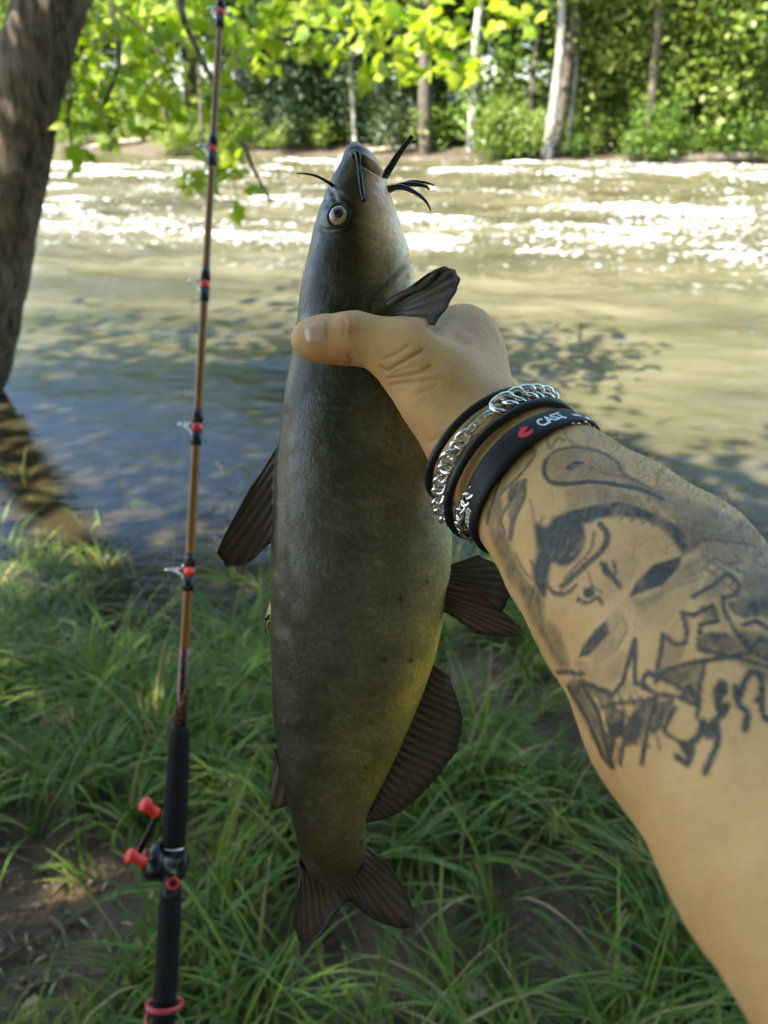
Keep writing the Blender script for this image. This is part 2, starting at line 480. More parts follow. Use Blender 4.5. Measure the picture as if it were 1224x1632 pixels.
def make_tree_parts(kind, seed):
    """shared meshes: (trunk, crown) about the origin; kind = (height, r, crown z0, crown radius, clumps, per, leaf size)"""
    H, r, z0, cr, ncl, per, ls = kind
    g = np.random.default_rng(seed)
    m = MB()
    top = np.array([g.normal() * 0.4, g.normal() * 0.4, H])
    pts = [(0, 0, -0.6), (g.normal() * 0.06, g.normal() * 0.06, H * 0.3), (top[0] * 0.5 + g.normal() * .15, top[1] * 0.5, H * 0.62), tuple(top)]
    v, f = trunk_shape(pts, [r * 1.35, r * 0.9, r * 0.55, r * 0.12], 9, 0.05, seed, 14)
    m.add(v, f)
    cent = []
    nl = 7
    for k in range(nl):
        z = z0 + (H - z0) * (k + 0.3) / nl * 0.9
        a = k * 2.4 + g.random(); L = cr * (0.65 + 0.45 * g.random()) * (1.0 - 0.45 * abs((z - z0) / (H - z0) - 0.35))
        s = np.array([top[0] * (z / H) ** 1.5, top[1] * (z / H) ** 1.5, z])
        e = s + np.array([math.cos(a) * L, math.sin(a) * L, 0.25 * L])
        mid = (s + e) / 2 + [0, 0, 0.12 * L]
        v, f = trunk_shape([s, mid, e], [r * 0.32 * (1 - 0.5 * z / H), r * 0.18, r * 0.05], 5, 0.0, seed, 7)
        m.add(v, f)
        for q in range(3):
            u = 0.4 + 0.6 * g.random()
            cent.append(s * (1 - u) + e * u + g.normal(size=3) * 0.25)
    while len(cent) < ncl:
        d = nrm(g.normal(size=3)); rr = (0.45 + 0.55 * g.random() ** 0.5)
        zc = (z0 + H) / 2
        cent.append(np.array([d[0] * cr * rr, d[1] * cr * rr, zc + d[2] * (H - z0) * 0.55 * rr]))
    cent = np.array(cent)[:ncl]
    v, f, rn = leaf_cloud(cent, cr * 0.17, per, ls, seed + 100)
    c = MB(); c.add(v, f, rnd=rn)
    return m.mesh('trunk'), c.mesh('crown', smooth=False)

KINDS = {
    'tall':   (9.6, 0.24, 2.2, 2.8, 95, 62, 0.20),
    'tall2':  (8.6, 0.20, 1.6, 2.6, 95, 62, 0.19),
    'syc':    (11.0, 0.155, 5.6, 2.3, 60, 50, 0.20),
    'slim':   (9.5, 0.075, 3.6, 1.7, 46, 48, 0.17),
    'young':  (6.5, 0.10, 0.8, 1.7, 70, 60, 0.16),
    'cedar':  (6.6, 0.15, 0.4, 1.9, 110, 75, 0.14),
}
TM = {k: make_tree_parts(v, 40 + i) for i, (k, v) in enumerate(KINDS.items())}
def dup_mesh(me, mat):
    c = me.copy(); c.materials.clear(); c.materials.append(mat); return c
CACHE = {}
def mm(kind, i, mat):
    k = (kind, i, mat.name)
    if k not in CACHE: CACHE[k] = dup_mesh(TM[kind][i], mat)
    return CACHE[k]

def where(px):
    """landmark along the far bank nearest to a direction"""
    if px < 120: return 'behind the leaning maple trunk'
    if px < 400: return 'behind the hanging maple leaves'
    if px < 665: return 'among the dark evergreens'
    if px < 785: return 'near the sand bar'
    if px < 870: return 'between the two pale sycamores'
    if px < 960: return 'beside the white forked sycamore'
    if px < 1100: return 'near the leaning dark trunk'
    return 'in the sunny thicket'
HUE = {'spring_leaf': 'bright green', 'mid_green_leaf': 'mid green', 'dark_evergreen_leaf': 'dark green'}
def far_xy(px, extra):
    dx = (px - 612.0) / FPX / (math.cos(PITCH) + math.sin(PITCH) * math.tan(PITCH))   # x per metre of y at the horizon
    y = 10.0
    for _ in range(60):
        y += (extra - d_far(dx * y, y)) * 0.6
    return dx * y, y

def far_tree(name, kind, px, extra, bark, leaf, label, group=None, s=1.0, lean=(0, 0), seed=0):
    x, y = far_xy(px, extra)
    z = float(terrain(x, y))
    o = empty(name, (x, y, z), seed * 1.7)
    o.scale = (s, s, s)
    o.rotation_euler = (lean[0], lean[1], seed * 1.7)
    obj('trunk', mm(kind, 0, bark), None, o)
    obj('crown', mm(kind, 1, leaf), None, o)
    return tag(o, label, 'tree', group)

# trees one can pick out
far_tree('sycamore_tree', 'syc', 757, 1.0, M_pale, M_fresh, 'pale slender sycamore at the waterline beside the sand bar', s=1.0, seed=1)
far_tree('sycamore_tree', 'syc', 800, 5.0, M_pale, M_mid, 'thin pale sycamore standing back behind the sand bar', s=1.0, seed=2)
far_tree('sycamore_tree', 'syc', 878, 0.3, M_pale, M_fresh, 'white forked sycamore rooted right at the far waterline', s=0.95, lean=(0, 0.04), seed=3)
far_tree('bare_trunk_tree', 'syc', 893, 0.6, M_bark, M_mid, 'dark trunk growing close beside the white forked sycamore', s=0.95, lean=(0, 0.06), seed=4)
far_tree('dark_trunk_tree', 'syc', 680, 0.6, M_bark, M_mid, 'stout dark trunk at the near end of the sand bar', s=1.25, seed=5)
far_tree('leaning_tree', 'syc', 1042, 0.4, M_bark, M_fresh, 'dark leaning trunk above the undercut bank with driftwood', s=1.0, lean=(0, 0.13), seed=6)
for i, (px, ex) in enumerate([(1135, 1.8), (1180, 2.4), (1222, 1.4), (950, 2.6), (1000, 2.0), (1085, 2.6)]):
    far_tree('bank_tree', 'tall2', px, ex, M_bark, M_fresh, 'bright green tree with dark stem %s' % where(px), 'bright trees on the far bank', s=0.95 + 0.06 * (i % 4), seed=7 + i)
for i, (px, ex, s) in enumerate([(430, 2.2, 1.0), (490, 1.9, 1.1), (545, 2.4, 1.0), (605, 1.9, 1.05), (655, 2.6, 1.0), (460, 5, 1.25), (520, 5.5, 1.3), (590, 6, 1.3), (640, 5.4, 1.25)]):
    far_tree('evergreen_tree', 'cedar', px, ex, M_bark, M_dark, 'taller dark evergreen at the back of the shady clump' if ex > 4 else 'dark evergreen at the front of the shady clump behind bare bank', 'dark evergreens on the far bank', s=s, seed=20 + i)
for i, (px, ex, s) in enumerate([(925, 2.4, 1.1), (975, 1.6, 1.15), (1060, 1.8, 1.1), (1110, 1.4, 1.0), (1160, 1.2, 1.1)]):
    far_tree('young_tree', 'young', px, ex, M_bark, M_fresh, '%s bright leafed tree at the bank %s' % (['young', 'small', 'short', 'young', 'low'][i], where(px)), 'young trees on the far bank', s=s, seed=45 + i)
g = np.random.default_rng(15)
for i, px in enumerate(np.linspace(20, 1215, 30)):
    bk, word = (M_pale, 'pale') if i % 4 == 1 else (M_bark, 'dark')
    px = px + g.normal() * 14
    far_tree('slender_tree', 'slim', px, 0.9 + 3.2 * g.random(), bk, M_fresh if px > 650 or i % 2 else M_mid, 'slender tree with thin %s trunk %s' % (word, where(px)), 'slender trees along the far bank',
             s=0.85 + 0.4 * g.random(), lean=(g.normal() * 0.03, g.normal() * 0.05), seed=90 + i)
g = np.random.default_rng(5)
k = 0
for ex, step in ((4.5, 120), (9.5, 95), (16, 80)):
    for px in np.arange(-150, 1420, step):
        if ex < 6 and 400 < px < 660: continue
        k += 1
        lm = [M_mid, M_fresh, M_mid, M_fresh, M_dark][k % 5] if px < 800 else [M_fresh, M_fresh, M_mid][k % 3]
        kd = ['tall', 'tall2', 'young', 'tall'][k % 4] if ex < 6 else ['tall', 'tall2'][k % 2]
        depth_word = 'front row' if ex < 6 else 'second row' if ex < 12 else 'back row'
        far_tree('woodland_tree', kd, px + g.normal() * 14, ex + g.normal() * 1.2, M_bark, lm,
                 '%s%s woodland tree, %s, %s' % ('small ' if kd == 'young' else '', HUE[lm.name], depth_word, where(px)), 'woodland trees behind the far bank', s=0.85 + 0.4 * g.random(), seed=60 + k)

# unseen trees added behind the camera to block blue sky light
for i, (x, y, s, kd) in enumerate([(-9.5, -4.5, 1.0, 'tall'), (-6.0, -8.0, 1.1, 'tall2'), (-2.2, -6.6, 1.0, 'tall'), (1.6, -7.4, 1.05, 'tall2'), (5.0, -5.6, 1.0, 'tall'), (8.2, -3.2, 1.0, 'tall2'),
                                   (-4.0, -11.5, 1.2, 'tall'), (3.4, -11.0, 1.2, 'tall'), (10.5, -8.5, 1.2, 'tall'), (0.0, -4.6, 0.8, 'young'), (3.6, -4.0, 0.8, 'young'), (-3.8, -4.4, 0.8, 'young'), (6.6, -2.6, 0.8, 'young'), (9.5, 0.6, 0.95, 'tall2')]):
    o = empty('sky_block_tree', (x, y, float(terrain(x, y))), i * 1.9); o.scale = (s, s, s)
    obj('trunk', mm(kd, 0, M_bark), None, o); obj('crown', mm(kd, 1, M_fresh), None, o)
    tag(o, 'leafy tree added out of view to block sky light', 'tree', 'unseen trees added to block sky light')

# shrubs hanging over the bank
def make_shrub(seed):
    g = np.random.default_rng(seed)
    m = MB(); cent = []
    for k in range(9):
        a = g.random() * 6.28; L = 0.7 + 0.6 * g.random()
        e = np.array([math.cos(a) * L * 0.9, math.sin(a) * L * 0.9, 0.6 + 1.2 * g.random()])
        v, f = tube(catmull([(0, 0, -0.2), (e[0] * 0.35, e[1] * 0.35, e[2] * 0.7), e], 6), np.linspace(0.03, 0.008, 6), 5)
        m.add(v, f); cent += [e, e * [0.6, 0.6, 0.75], e * [0.9, 0.9, 0.4]]
    v, f, r = leaf_cloud(np.array(cent), 0.26, 55, 0.13, seed)
    c = MB(); c.add(v, f, rnd=r)
    return m.mesh('stem'), c.mesh('foliage', smooth=False)
SH = [make_shrub(300 + i) for i in range(3)]
k = 0
for px in np.arange(-40, 1290, 30):
    for row in range(2):
        if row == 0 and (660 < px < 785 or 860 < px < 915): continue
        if row == 0 and px < 620 and k % 3 == 0: k += 1; continue
        k += 1
        ex = (0.45 if row == 0 else 2.8) + g.normal() * (0.3 if row == 0 else 1.0) + (0.3 if px < 640 else 0)
        x, y = far_xy(px + g.normal() * 12, ex)
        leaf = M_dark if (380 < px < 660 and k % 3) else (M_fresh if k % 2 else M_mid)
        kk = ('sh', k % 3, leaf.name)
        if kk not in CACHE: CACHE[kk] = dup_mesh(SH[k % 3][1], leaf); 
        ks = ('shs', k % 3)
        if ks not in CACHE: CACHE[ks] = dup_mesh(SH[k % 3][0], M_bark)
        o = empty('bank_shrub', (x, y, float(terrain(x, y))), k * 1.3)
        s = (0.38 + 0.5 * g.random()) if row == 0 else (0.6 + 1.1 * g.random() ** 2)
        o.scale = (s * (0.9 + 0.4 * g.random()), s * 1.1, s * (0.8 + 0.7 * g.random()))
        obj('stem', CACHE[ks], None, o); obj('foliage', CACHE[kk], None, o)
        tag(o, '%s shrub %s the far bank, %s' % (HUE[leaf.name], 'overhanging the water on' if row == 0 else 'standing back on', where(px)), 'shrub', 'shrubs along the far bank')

# driftwood and fallen timber on the far bank
M_drift = bark_mat('weathered_driftwood', (0.14, 0.11, 0.08), (0.36, 0.30, 0.23), 4, 0.4)
def log(px, ex, L, r, ang, lab, mat=M_drift, rise=0.15):
    x, y = far_xy(px, ex); z = float(terrain(x, y))
    d = np.array([math.cos(ang), math.sin(ang), rise])
    p = [(-0.5 * L * d), np.array([0, 0, 0.08]), 0.5 * L * d]
    m = MB(); v, f = trunk_shape(p, [r * 1.2, r, r * 0.5], 8, 0.1, px, 12); m.add(v, f)
    o = obj('fallen_log', m.mesh('fallen_log'), mat, None, (x, y, z + r * 0.6))
    sub = MB(); v, f = trunk_shape([0.1 * L * d, 0.1 * L * d + [0.1, -0.1, 0.5], 0.2 * L * d + [0.3, -0.25, 0.9]], [r * 0.4, r * 0.25, r * 0.08], 6, 0.05, 3, 8); sub.add(v, f)
    obj('broken_branch', sub.mesh('broken_branch'), mat, o)
    tag(o, lab, 'log')
log(1040, -0.1, 3.4, 0.10, -0.2, 'dark fallen branch below the leaning trunk', M_bark)
log(1190, 0.0, 4.2, 0.15, -0.15, 'dark fallen log at the water edge under the sunny thicket', M_bark, 0.05)
log(600, 0.3, 3.0, 0.08, -0.45, 'bleached drift branch on the bare bank beside the dark evergreens')
log(160, 0.2, 4.0, 0.11, -0.25, 'long grey drift log on the bare bank behind the maple branch')
log(715, 1.6, 1.6, 0.09, 1.3, 'pale broken stump wood on the sand bar', M_pale, 0.5)

# ================================================================== OVERHANGING MAPLE (left)
M_maple_bark = None
t = NT('furrowed_maple_bark')
co = t.coord('Object')
m1 = t.mapping(co, (1, 1, 0.2))
n = t.noise(m1, 26, 6, 0.7, 0.6); n2 = t.noise(co, 5, 4); n3 = t.noise(m1, 80, 4, 0.6)
c = t.mix(t.ramp(n, [(0.38, 0.0), (0.62, 1.0)]), (0.042, 0.031, 0.021), (0.21, 0.165, 0.115))
c = t.mix(t.ramp(n2, [(0.5, 0.0), (0.7, 0.5)]), c, (0.22, 0.19, 0.145))
h = t.math('ADD', n, t.math('MULTIPLY', n3, 0.35))
M_maple_bark = t.surf(t.bsdf(color=c, rough=0.92, spec=0.2, normal=t.bump(h, 0.9, 0.03)))

maple = empty('maple_tree', (-2.75, 4.95, -0.15))
MO = np.array([-2.75, 4.95, -0.15])
tr = [(-3.35, 5.15, -0.4), (-2.66, 4.95, 0.32), (-2.36, 4.9, 0.95), (-2.02, 4.9, 1.75), (-1.70, 4.95, 2.5), (-1.66, 4.9, 3.3), (-2.4, 4.3, 4.4), (-3.2, 3.4, 5.6), (-3.9, 2.5, 7.0)]
m = MB()
c = catmull(np.concatenate([np.array(tr), np.array([0.34, 0.215, 0.20, 0.185, 0.178, 0.165, 0.13, 0.1, 0.04])[:, None]], 1), 130)
v, f = tube(c[:, :3], c[:, 3], 48)
ax = np.repeat(np.concatenate([c[:1], c, c[-1:]])[:, :3], 48, 0); d = v - ax
k_ = 1 + 0.30 * (fbm(v * [16, 16, 3.5], 4) - 0.5) + 0.16 * (fbm(v * [3, 3, 1.5] + 3, 2) - 0.5)
m.add(ax + d * k_[:, None], f)
obj('trunk', m.mesh('trunk', off=MO), M_maple_bark, maple)
limbs = [
    ([tr[5], (-2.5, 3.8, 4.4), (-3.6, 2.4, 5.2), (-5.0, 0.6, 6.2)], 0.10),
    ([tr[6], (-3.0, 2.6, 5.6), (-2.6, 0.8, 6.2), (-2.2, -1.6, 6.6)], 0.09),
    ([tr[6], (-3.4, 3.9, 5.6), (-4.9, 3.0, 6.4)], 0.07),
    ([tr[7], (-2.4, 1.4, 6.5), (-0.4, -0.4, 6.8), (2.2, -2.0, 6.6)], 0.07),
]
for p, r in limbs:
    mb = MB(); v, f = trunk_shape(p, np.linspace(r, r * 0.25, len(p)), 10, 0.08, 2, 26); mb.add(v, f)
    obj('limb', mb.mesh('limb', off=MO), M_maple_bark, maple)
# hanging branches in view (pixel, depth)
hang = [
    ([(300, -160, 4.5), (288, 0, 4.4), (310, 70, 4.35), (345, 140, 4.3), (378, 200, 4.25), (402, 265, 4.2), (432, 322, 4.15)], 0.013),
    ([(150, -120, 4.6), (178, 10, 4.5), (188, 70, 4.5), (188, 110, 4.45), (165, 168, 4.4)], 0.013),
    ([(560, -180, 4.6), (520, -60, 4.3), (500, 0, 4.2), (455, 60, 4.1)], 0.009),
    ([(620, -160, 4.6), (650, -40, 4.4), (690, 40, 4.3), (745, 105, 4.2)], 0.008),
    ([(178, 10, 4.5), (240, 60, 4.6), (300, 150, 4.7)], 0.006),
    ([(110, 180, 4.55), (112, 220, 4.5), (122, 262, 4.45)], 0.005),
    ([(345, 140, 4.3), (335, 220, 4.25), (322, 300, 4.2)], 0.005),
    ([(378, 200, 4.25), (372, 270, 4.2), (380, 335, 4.2)], 0.004),
    ([(120, -60, 4.6), (115, 60, 4.6), (108, 180, 4.55)], 0.008),
]
for p, r in hang:
    mb = MB(); pp = [P(*q) for q in p]
    r *= 1.7; v, f = trunk_shape(pp, np.linspace(r, r * 0.5, len(p)), 7, 0.1, 4, 22); mb.add(v, f)
    obj('hanging_branch', mb.mesh('hanging_branch', off=MO), M_bark, maple)

# maple leaf (lobed), unit length, petiole at origin, tip at +X
half = [(0.0, 0.0), (-0.10, 0.20), (0.05, 0.22), (0.02, 0.52), (0.20, 0.40), (0.34, 0.62), (0.42, 0.34), (0.55, 0.36), (0.60, 0.20), (0.74, 0.16)]
out = half + [(1.0, 0.0)] + [(x, -y) for x, y in reversed(half[1:])]
lv = np.array([(x, y * 0.95, -0.10 * x * x - 0.18 * abs(y) ** 1.5) for x, y in out])
cen = np.array([[0.30, 0, 0.03]])
lv = np.concatenate([lv, cen]); nl = len(out)
lf = np.array([(i, (i + 1) % nl, nl) for i in range(nl)])
leaf_me = mesh_np('leaf', lv, lf, False, {'rnd': np.full(len(lv), 0.3)})
leaf_me.materials.append(M_yel)

clusters = [  # px, py, radius px, depth, count
    (150, 50, 45, 4.7, 26), (215, 45, 60, 4.8, 44), (165, 115, 45, 4.7, 24), (240, 115, 55, 4.8, 34), (300, 60, 50, 4.7, 28), (220, 185, 40, 4.8, 22),
    (285, 185, 40, 4.8, 20), (112, 190, 20, 4.5, 12), (118, 255, 24, 4.45, 16), (330, 20, 40, 4.5, 18),
    (372, 60, 45, 4.3, 26), (415, 30, 45, 4.3, 28), (405, 95, 32, 4.3, 16), (470, 45, 50, 4.2, 34), (530, 25, 50, 4.2, 36), (520, 80, 38, 4.2, 20), (590, 35, 50, 4.2, 36),
    (600, 95, 38, 4.2, 18), (655, 40, 50, 4.2, 36), (670, 100, 42, 4.2, 24), (715, 70, 42, 4.2, 26), (742, 112, 30, 4.2, 22), (770, 20, 40, 4.2, 18), (840, 28, 22, 4.2, 7),
    (352, 165, 26, 4.3, 22), (372, 205, 28, 4.25, 30), (335, 240, 26, 4.25, 26), (316, 292, 24, 4.2, 24), (366, 262, 24, 4.2, 24), (380, 330, 11, 4.2, 7), (408, 298, 12, 4.2, 5), (345, 140, 30, 4.3, 22),
    (125, 120, 30, 4.6, 18), (190, 20, 50, 4.7, 26), (270, 20, 50, 4.7, 26), (150, 170, 34, 4.7, 20), (200, 120, 60, 5.0, 40), (260, 70, 60, 5.0, 40), (250, 160, 50, 5.0, 30), (180, 215, 26, 4.9, 12),
    (690, 10, 40, 4.1, 20), (450, -10, 60, 4.2, 30), (600, -20, 70, 4.2, 30),
]
g = np.random.default_rng(21)
leaves = []
for cx, cy, r, dp, n_ in clusters:
    for _ in range(n_):
        a = g.random() * 6.28; rr = r * math.sqrt(g.random())
        p = P(cx + rr * math.cos(a), cy + rr * math.sin(a) * 0.9, dp + g.normal() * 0.22)
        size = (0.060 + 0.045 * g.random())
        dirn = nrm(np.array([g.normal(), g.normal() * 0.8, -0.55 + 0.5 * g.normal()]))
        n0 = nrm(np.array([g.normal() * 0.7, g.normal() * 0.7 - 0.25, 1.0]))
        leaves.append((size, p, dirn, n0))
leaves.sort(key=lambda q: -q[0])
far_l = MB()
for i, (s, p, dx, n0) in enumerate(leaves):
    x = dx; z = nrm(n0 - x * (n0 @ x)); y = np.cross(z, x)
    if i < 300:
        o = obj('leaf', leaf_me, None, maple)
        M = Matrix(((x[0] * s, y[0] * s, z[0] * s, p[0] - MO[0]), (x[1] * s, y[1] * s, z[1] * s, p[1] - MO[1]), (x[2] * s, y[2] * s, z[2] * s, p[2] - MO[2]), (0, 0, 0, 1)))
        o.matrix_local = M
    else:
        far_l.add(p + s * (lv[:, :1] * x + lv[:, 1:2] * y + lv[:, 2:] * z), lf, rnd=g.random() * 0.999)
# overhead crown: shades the bank where the fish is held
cr_c = np.array([-1.6, -2.7, 6.2]); cr_r = np.array([5.9, 4.0, 1.8])
cc = []
while len(cc) < 860:
    q = g.normal(size=3); q = q / np.linalg.norm(q) * g.random() ** 0.4
    cc.append(cr_c + q * cr_r)
for q in range(75):
    cc.append(np.array([-5.0, 2.7, 6.2]) + g.normal(size=3) * [1.2, 0.9, 0.6])
v, f, r = leaf_cloud(np.array(cc), 0.36, 55, 0.15, 77)
pix, dd = proj(v[::4])
ok = ~((dd > 0.2) & (pix[:, 1] > -60) & (pix[:, 0] > -400) & (pix[:, 0] < 1600))
idx = np.repeat(ok, 4)
v = v[idx]; r = r[idx]; f = np.arange(len(v)).reshape(-1, 4)
far_l.add(v, f, rnd=r)
tag(obj('foliage', far_l.mesh('foliage', smooth=False, off=MO), M_yel, maple), kind='stuff')
tag(maple, 'furrowed maple leaning over the near water with bright lobed leaves', 'tree')

# ================================================================== NEAR BANK GRASS
g = np.random.default_rng(33)
mudc = ground_ray(70, 1480, 0.22)[:2]
def grass_density(x, y):
    d = np.ones_like(x)
    e = near_edge(x)
    d *= 1 - 0.93 * sstep(0.12, 0.55, y - e)
    q = np.sqrt(((x - mudc[0] + 0.12) / 0.44) ** 2 + ((y - mudc[1]) / 0.24) ** 2)
    d *= 0.02 + 0.98 * sstep(0.75, 1.15, q)
    nz = fbm(np.stack([x * 2.2, y * 2.2, x * 0], 1), 3)
    d *= 0.20 + 0.80 * sstep(0.38, 0.55, nz)
    soil_ = np.sqrt(((x - 0.35) / 0.45) ** 2 + ((y - 1.0) / 0.22) ** 2)
    d *= 0.55 + 0.45 * sstep(0.6, 1.2, soil_)
    pool = np.sqrt(((x + 0.92) / 0.36) ** 2 + ((y - 2.22) / 0.16) ** 2)
    d *= sstep(0.7, 1.2, pool)
    return d
N = 9500
tx = g.uniform(-2.6, 2.6, N); ty = g.uniform(0.35, 3.7, N)
keep = g.random(N) < grass_density(tx, ty) * 0.42
tx, ty = tx[keep], ty[keep]
nb_ = g.integers(12, 30, len(tx))
T = np.repeat(np.arange(len(tx)), nb_); n = len(T)
ta = g.random(len(tx)) * 6.28; tl = g.random(len(tx)); trd = g.random(len(tx))
L = (0.14 + 0.26 * tl[T] ** 1.5) * (0.6 + 0.6 * g.random(n))
az = np.where(g.random(n) < 0.6, ta[T] + g.normal(size=n) * 0.7, g.random(n) * 6.28)
bx = tx[T] + g.normal(size=n) * 0.018; by = ty[T] + g.normal(size=n) * 0.018
bz = terrain(bx, by) - 0.01
under = (by - near_edge(bx)) > 0.05
bz = np.where(under, np.maximum(bz, -0.16), bz)
e0 = R(80) - np.abs(g.normal(size=n)) * 0.28; bend = R(60) + R(85) * g.random(n)
wd = 0.0017 + 0.0027 * g.random(n)
S = 7
u = np.linspace(0, 1, S)
el = e0[:, None] - bend[:, None] * u[None] ** 1.3
step = L[:, None] / (S - 1)
hx = np.concatenate([np.zeros((n, 1)), np.cumsum(np.cos(el[:, :-1]) * step, 1)], 1)
hz_ = np.concatenate([np.zeros((n, 1)), np.cumsum(np.sin(el[:, :-1]) * step, 1)], 1)
cx = bx[:, None] + hx * np.cos(az)[:, None]; cy = by[:, None] + hx * np.sin(az)[:, None]; cz = bz[:, None] + hz_
cz = np.maximum(cz, terrain(cx.ravel(), cy.ravel()).reshape(cx.shape) + 0.004)
w = wd[:, None] * np.clip(1.15 - u[None] ** 2.2 * 1.12, 0.03, 1)
sx = -np.sin(az)[:, None]; sy_ = np.cos(az)[:, None]
Lf = np.stack([cx + sx * w, cy + sy_ * w, cz], -1); Rt_ = np.stack([cx - sx * w, cy - sy_ * w, cz], -1)
V = np.stack([Lf, Rt_], 2).reshape(-1, 3)
base = np.arange(n)[:, None] * (2 * S); q = np.arange(S - 1)[None] * 2
F = np.stack([base + q, base + q + 1, base + q + 3, base + q + 2], -1).reshape(-1, 4)
rn = np.repeat(np.clip(0.55 * trd[T] + 0.45 * g.random(n), 0, 0.999), 2 * S)
age = np.repeat((g.random(n) < 0.07).astype(float), 2 * S)
tipu = np.tile(np.repeat(u, 2), n)
t = NT('sedge_grass')
rnd = t.attr('rnd').outputs['Fac']; tip = t.attr('tip').outputs['Fac']; dry = t.attr('dry').outputs['Fac']
c = t.ramp(rnd, [(0.0, (0.055, 0.115, 0.016)), (0.5, (0.110, 0.180, 0.025)), (1.0, (0.30, 0.34, 0.055))])
c = t.mix(t.math('MULTIPLY', t.ramp(tip, [(0.0, 1.0), (0.25, 0.0)]), 0.6), c, (0.20, 0.20, 0.07))
c = t.mix(dry, c, (0.33, 0.25, 0.10))
p = t.bsdf(color=c, rough=0.42, spec=0.25)
tr_ = t.n('BsdfTranslucent', {'Color': c}).outputs[0]
mx = t.n('MixShader'); mx.inputs[0].default_value = 0.35
t.link(p, mx.inputs[1]); t.link(tr_, mx.inputs[2])
M_grass = t.surf(mx.outputs[0])
tag(obj('grass', mesh_np('grass', V, F, True, {'rnd': rn, 'tip': tipu, 'dry': age}), M_grass), 'long arching sedge grass on the near bank', 'grass', kind='stuff')

# crumbs of dead grass, bark and leaf on the bare mud
g = np.random.default_rng(61)
n = 2600
lx = g.uniform(-2.0, 2.0, n); ly = g.uniform(0.5, 2.4, n)
lx[:1100] = mudc[0] - 0.1 + g.normal(size=1100) * 0.34; ly[:1100] = mudc[1] + g.normal(size=1100) * 0.20
la = g.random(n) * 6.28; ll = 0.006 + 0.022 * g.random(n) ** 2; lw = 0.0012 + 0.005 * g.random(n) ** 3
lz = np.interp(0, [0], [0]) + terrain(lx, ly) + (fbm(np.stack([lx, ly, lx * 0], 1) * 9, 4) - 0.5) * 0.06 + (fbm(np.stack([lx, ly, lx * 0], 1) * 40, 3) - 0.5) * 0.022 + 0.004
dx_, dy_ = np.cos(la), np.sin(la); tz = g.normal(size=n) * 0.35
A0 = np.stack([lx - dx_ * ll, ly - dy_ * ll, lz - tz * ll * 0.5], 1); A1 = np.stack([lx + dx_ * ll, ly + dy_ * ll, lz + tz * ll * 0.5 + 0.002], 1)
sv = np.stack([-dy_ * lw, dx_ * lw, g.normal(size=n) * lw * 0.6], 1)
mid_ = (A0 + A1) / 2 + np.stack([0 * lx, 0 * lx, 0.25 * ll], 1)
V = np.stack([A0, mid_ + sv, A1, mid_ - sv], 1).reshape(-1, 3)
t = NT('dead_plant_crumbs')
c = t.ramp(t.attr('rnd').outputs['Fac'], [(0.0, (0.05, 0.03, 0.018)), (0.4, (0.16, 0.10, 0.05)), (0.8, (0.34, 0.25, 0.13)), (1.0, (0.50, 0.42, 0.22))])
M_crumb = t.surf(t.bsdf(color=c, rough=0.8, spec=0.3))
tag(obj('leaf_litter', mesh_np('leaf_litter', V, np.arange(4 * n).reshape(-1, 4), False, {'rnd': np.repeat(g.random(n), 4)}), M_crumb), 'scattered crumbs of dead grass and bark on the mud', 'litter', kind='stuff')

# twigs and dead leaves on the bare mud
M_twig = bark_mat('wet_twig_bark', (0.10, 0.06, 0.035), (0.24, 0.16, 0.10), 30, 0.2)
def twig(px0, py0, px1, py1, r, lab):
    a = ground_ray(px0, py0, 0.24); b = ground_ray(px1, py1, 0.24)
    mid = (a + b) / 2 + [0.006, 0.008, 0.012]
    for q in (a, mid, b): q[2] = float(terrain(q[0], q[1])) + 0.016
    mid[2] += 0.006
    v, f = trunk_shape([a, mid, b], [r, r * 0.8, r * 0.4], 7, 0.12, 3, 12)
    mb = MB(); mb.add(v, f)
    tag(obj('twig', mb.mesh('twig', off=a), M_twig, None, a), lab, 'twig')
twig(78, 1455, 108, 1515, 0.006, 'short reddish brown twig lying on the bare mud')
twig(-10, 1530, 105, 1470, 0.004, 'thin bent twig lying across the left of the bare mud')
twig(20, 1575, 190, 1545, 0.004, 'long thin twig along the lower edge of the bare mud')
M_dead = leaf_mat('dead_leaf', (0.25, 0.16, 0.07), (0.42, 0.30, 0.15), 0.15)
dead_me = leaf_me.copy(); dead_me.materials.clear(); dead_me.materials.append(M_dead)
for i, (px, py, s, lab) in enumerate([(215, 1500, 0.04, 'small tan dead leaf on mud beside the rod'), (760, 1600, 0.06, 'curled tan dead leaf on dark soil under the fish tail'),
                                      (180, 985, 0.045, 'orange tan leaf floating in the shallow pool among the grass'), (40, 1600, 0.045, 'pale brown dead leaf in the grass below the mud')]):
    a = ground_ray(px, py, 0.02 if py < 1000 else 0.24)
    a[2] = (0.004 if py < 1000 else float(terrain(a[0], a[1])) + 0.03)
    o = obj('dead_leaf', dead_me, None, None, a); o.scale = (s, s, s * 1.4); o.rotation_euler = (0.2, -0.15, i * 1.9)
    tag(o, lab, 'leaf')

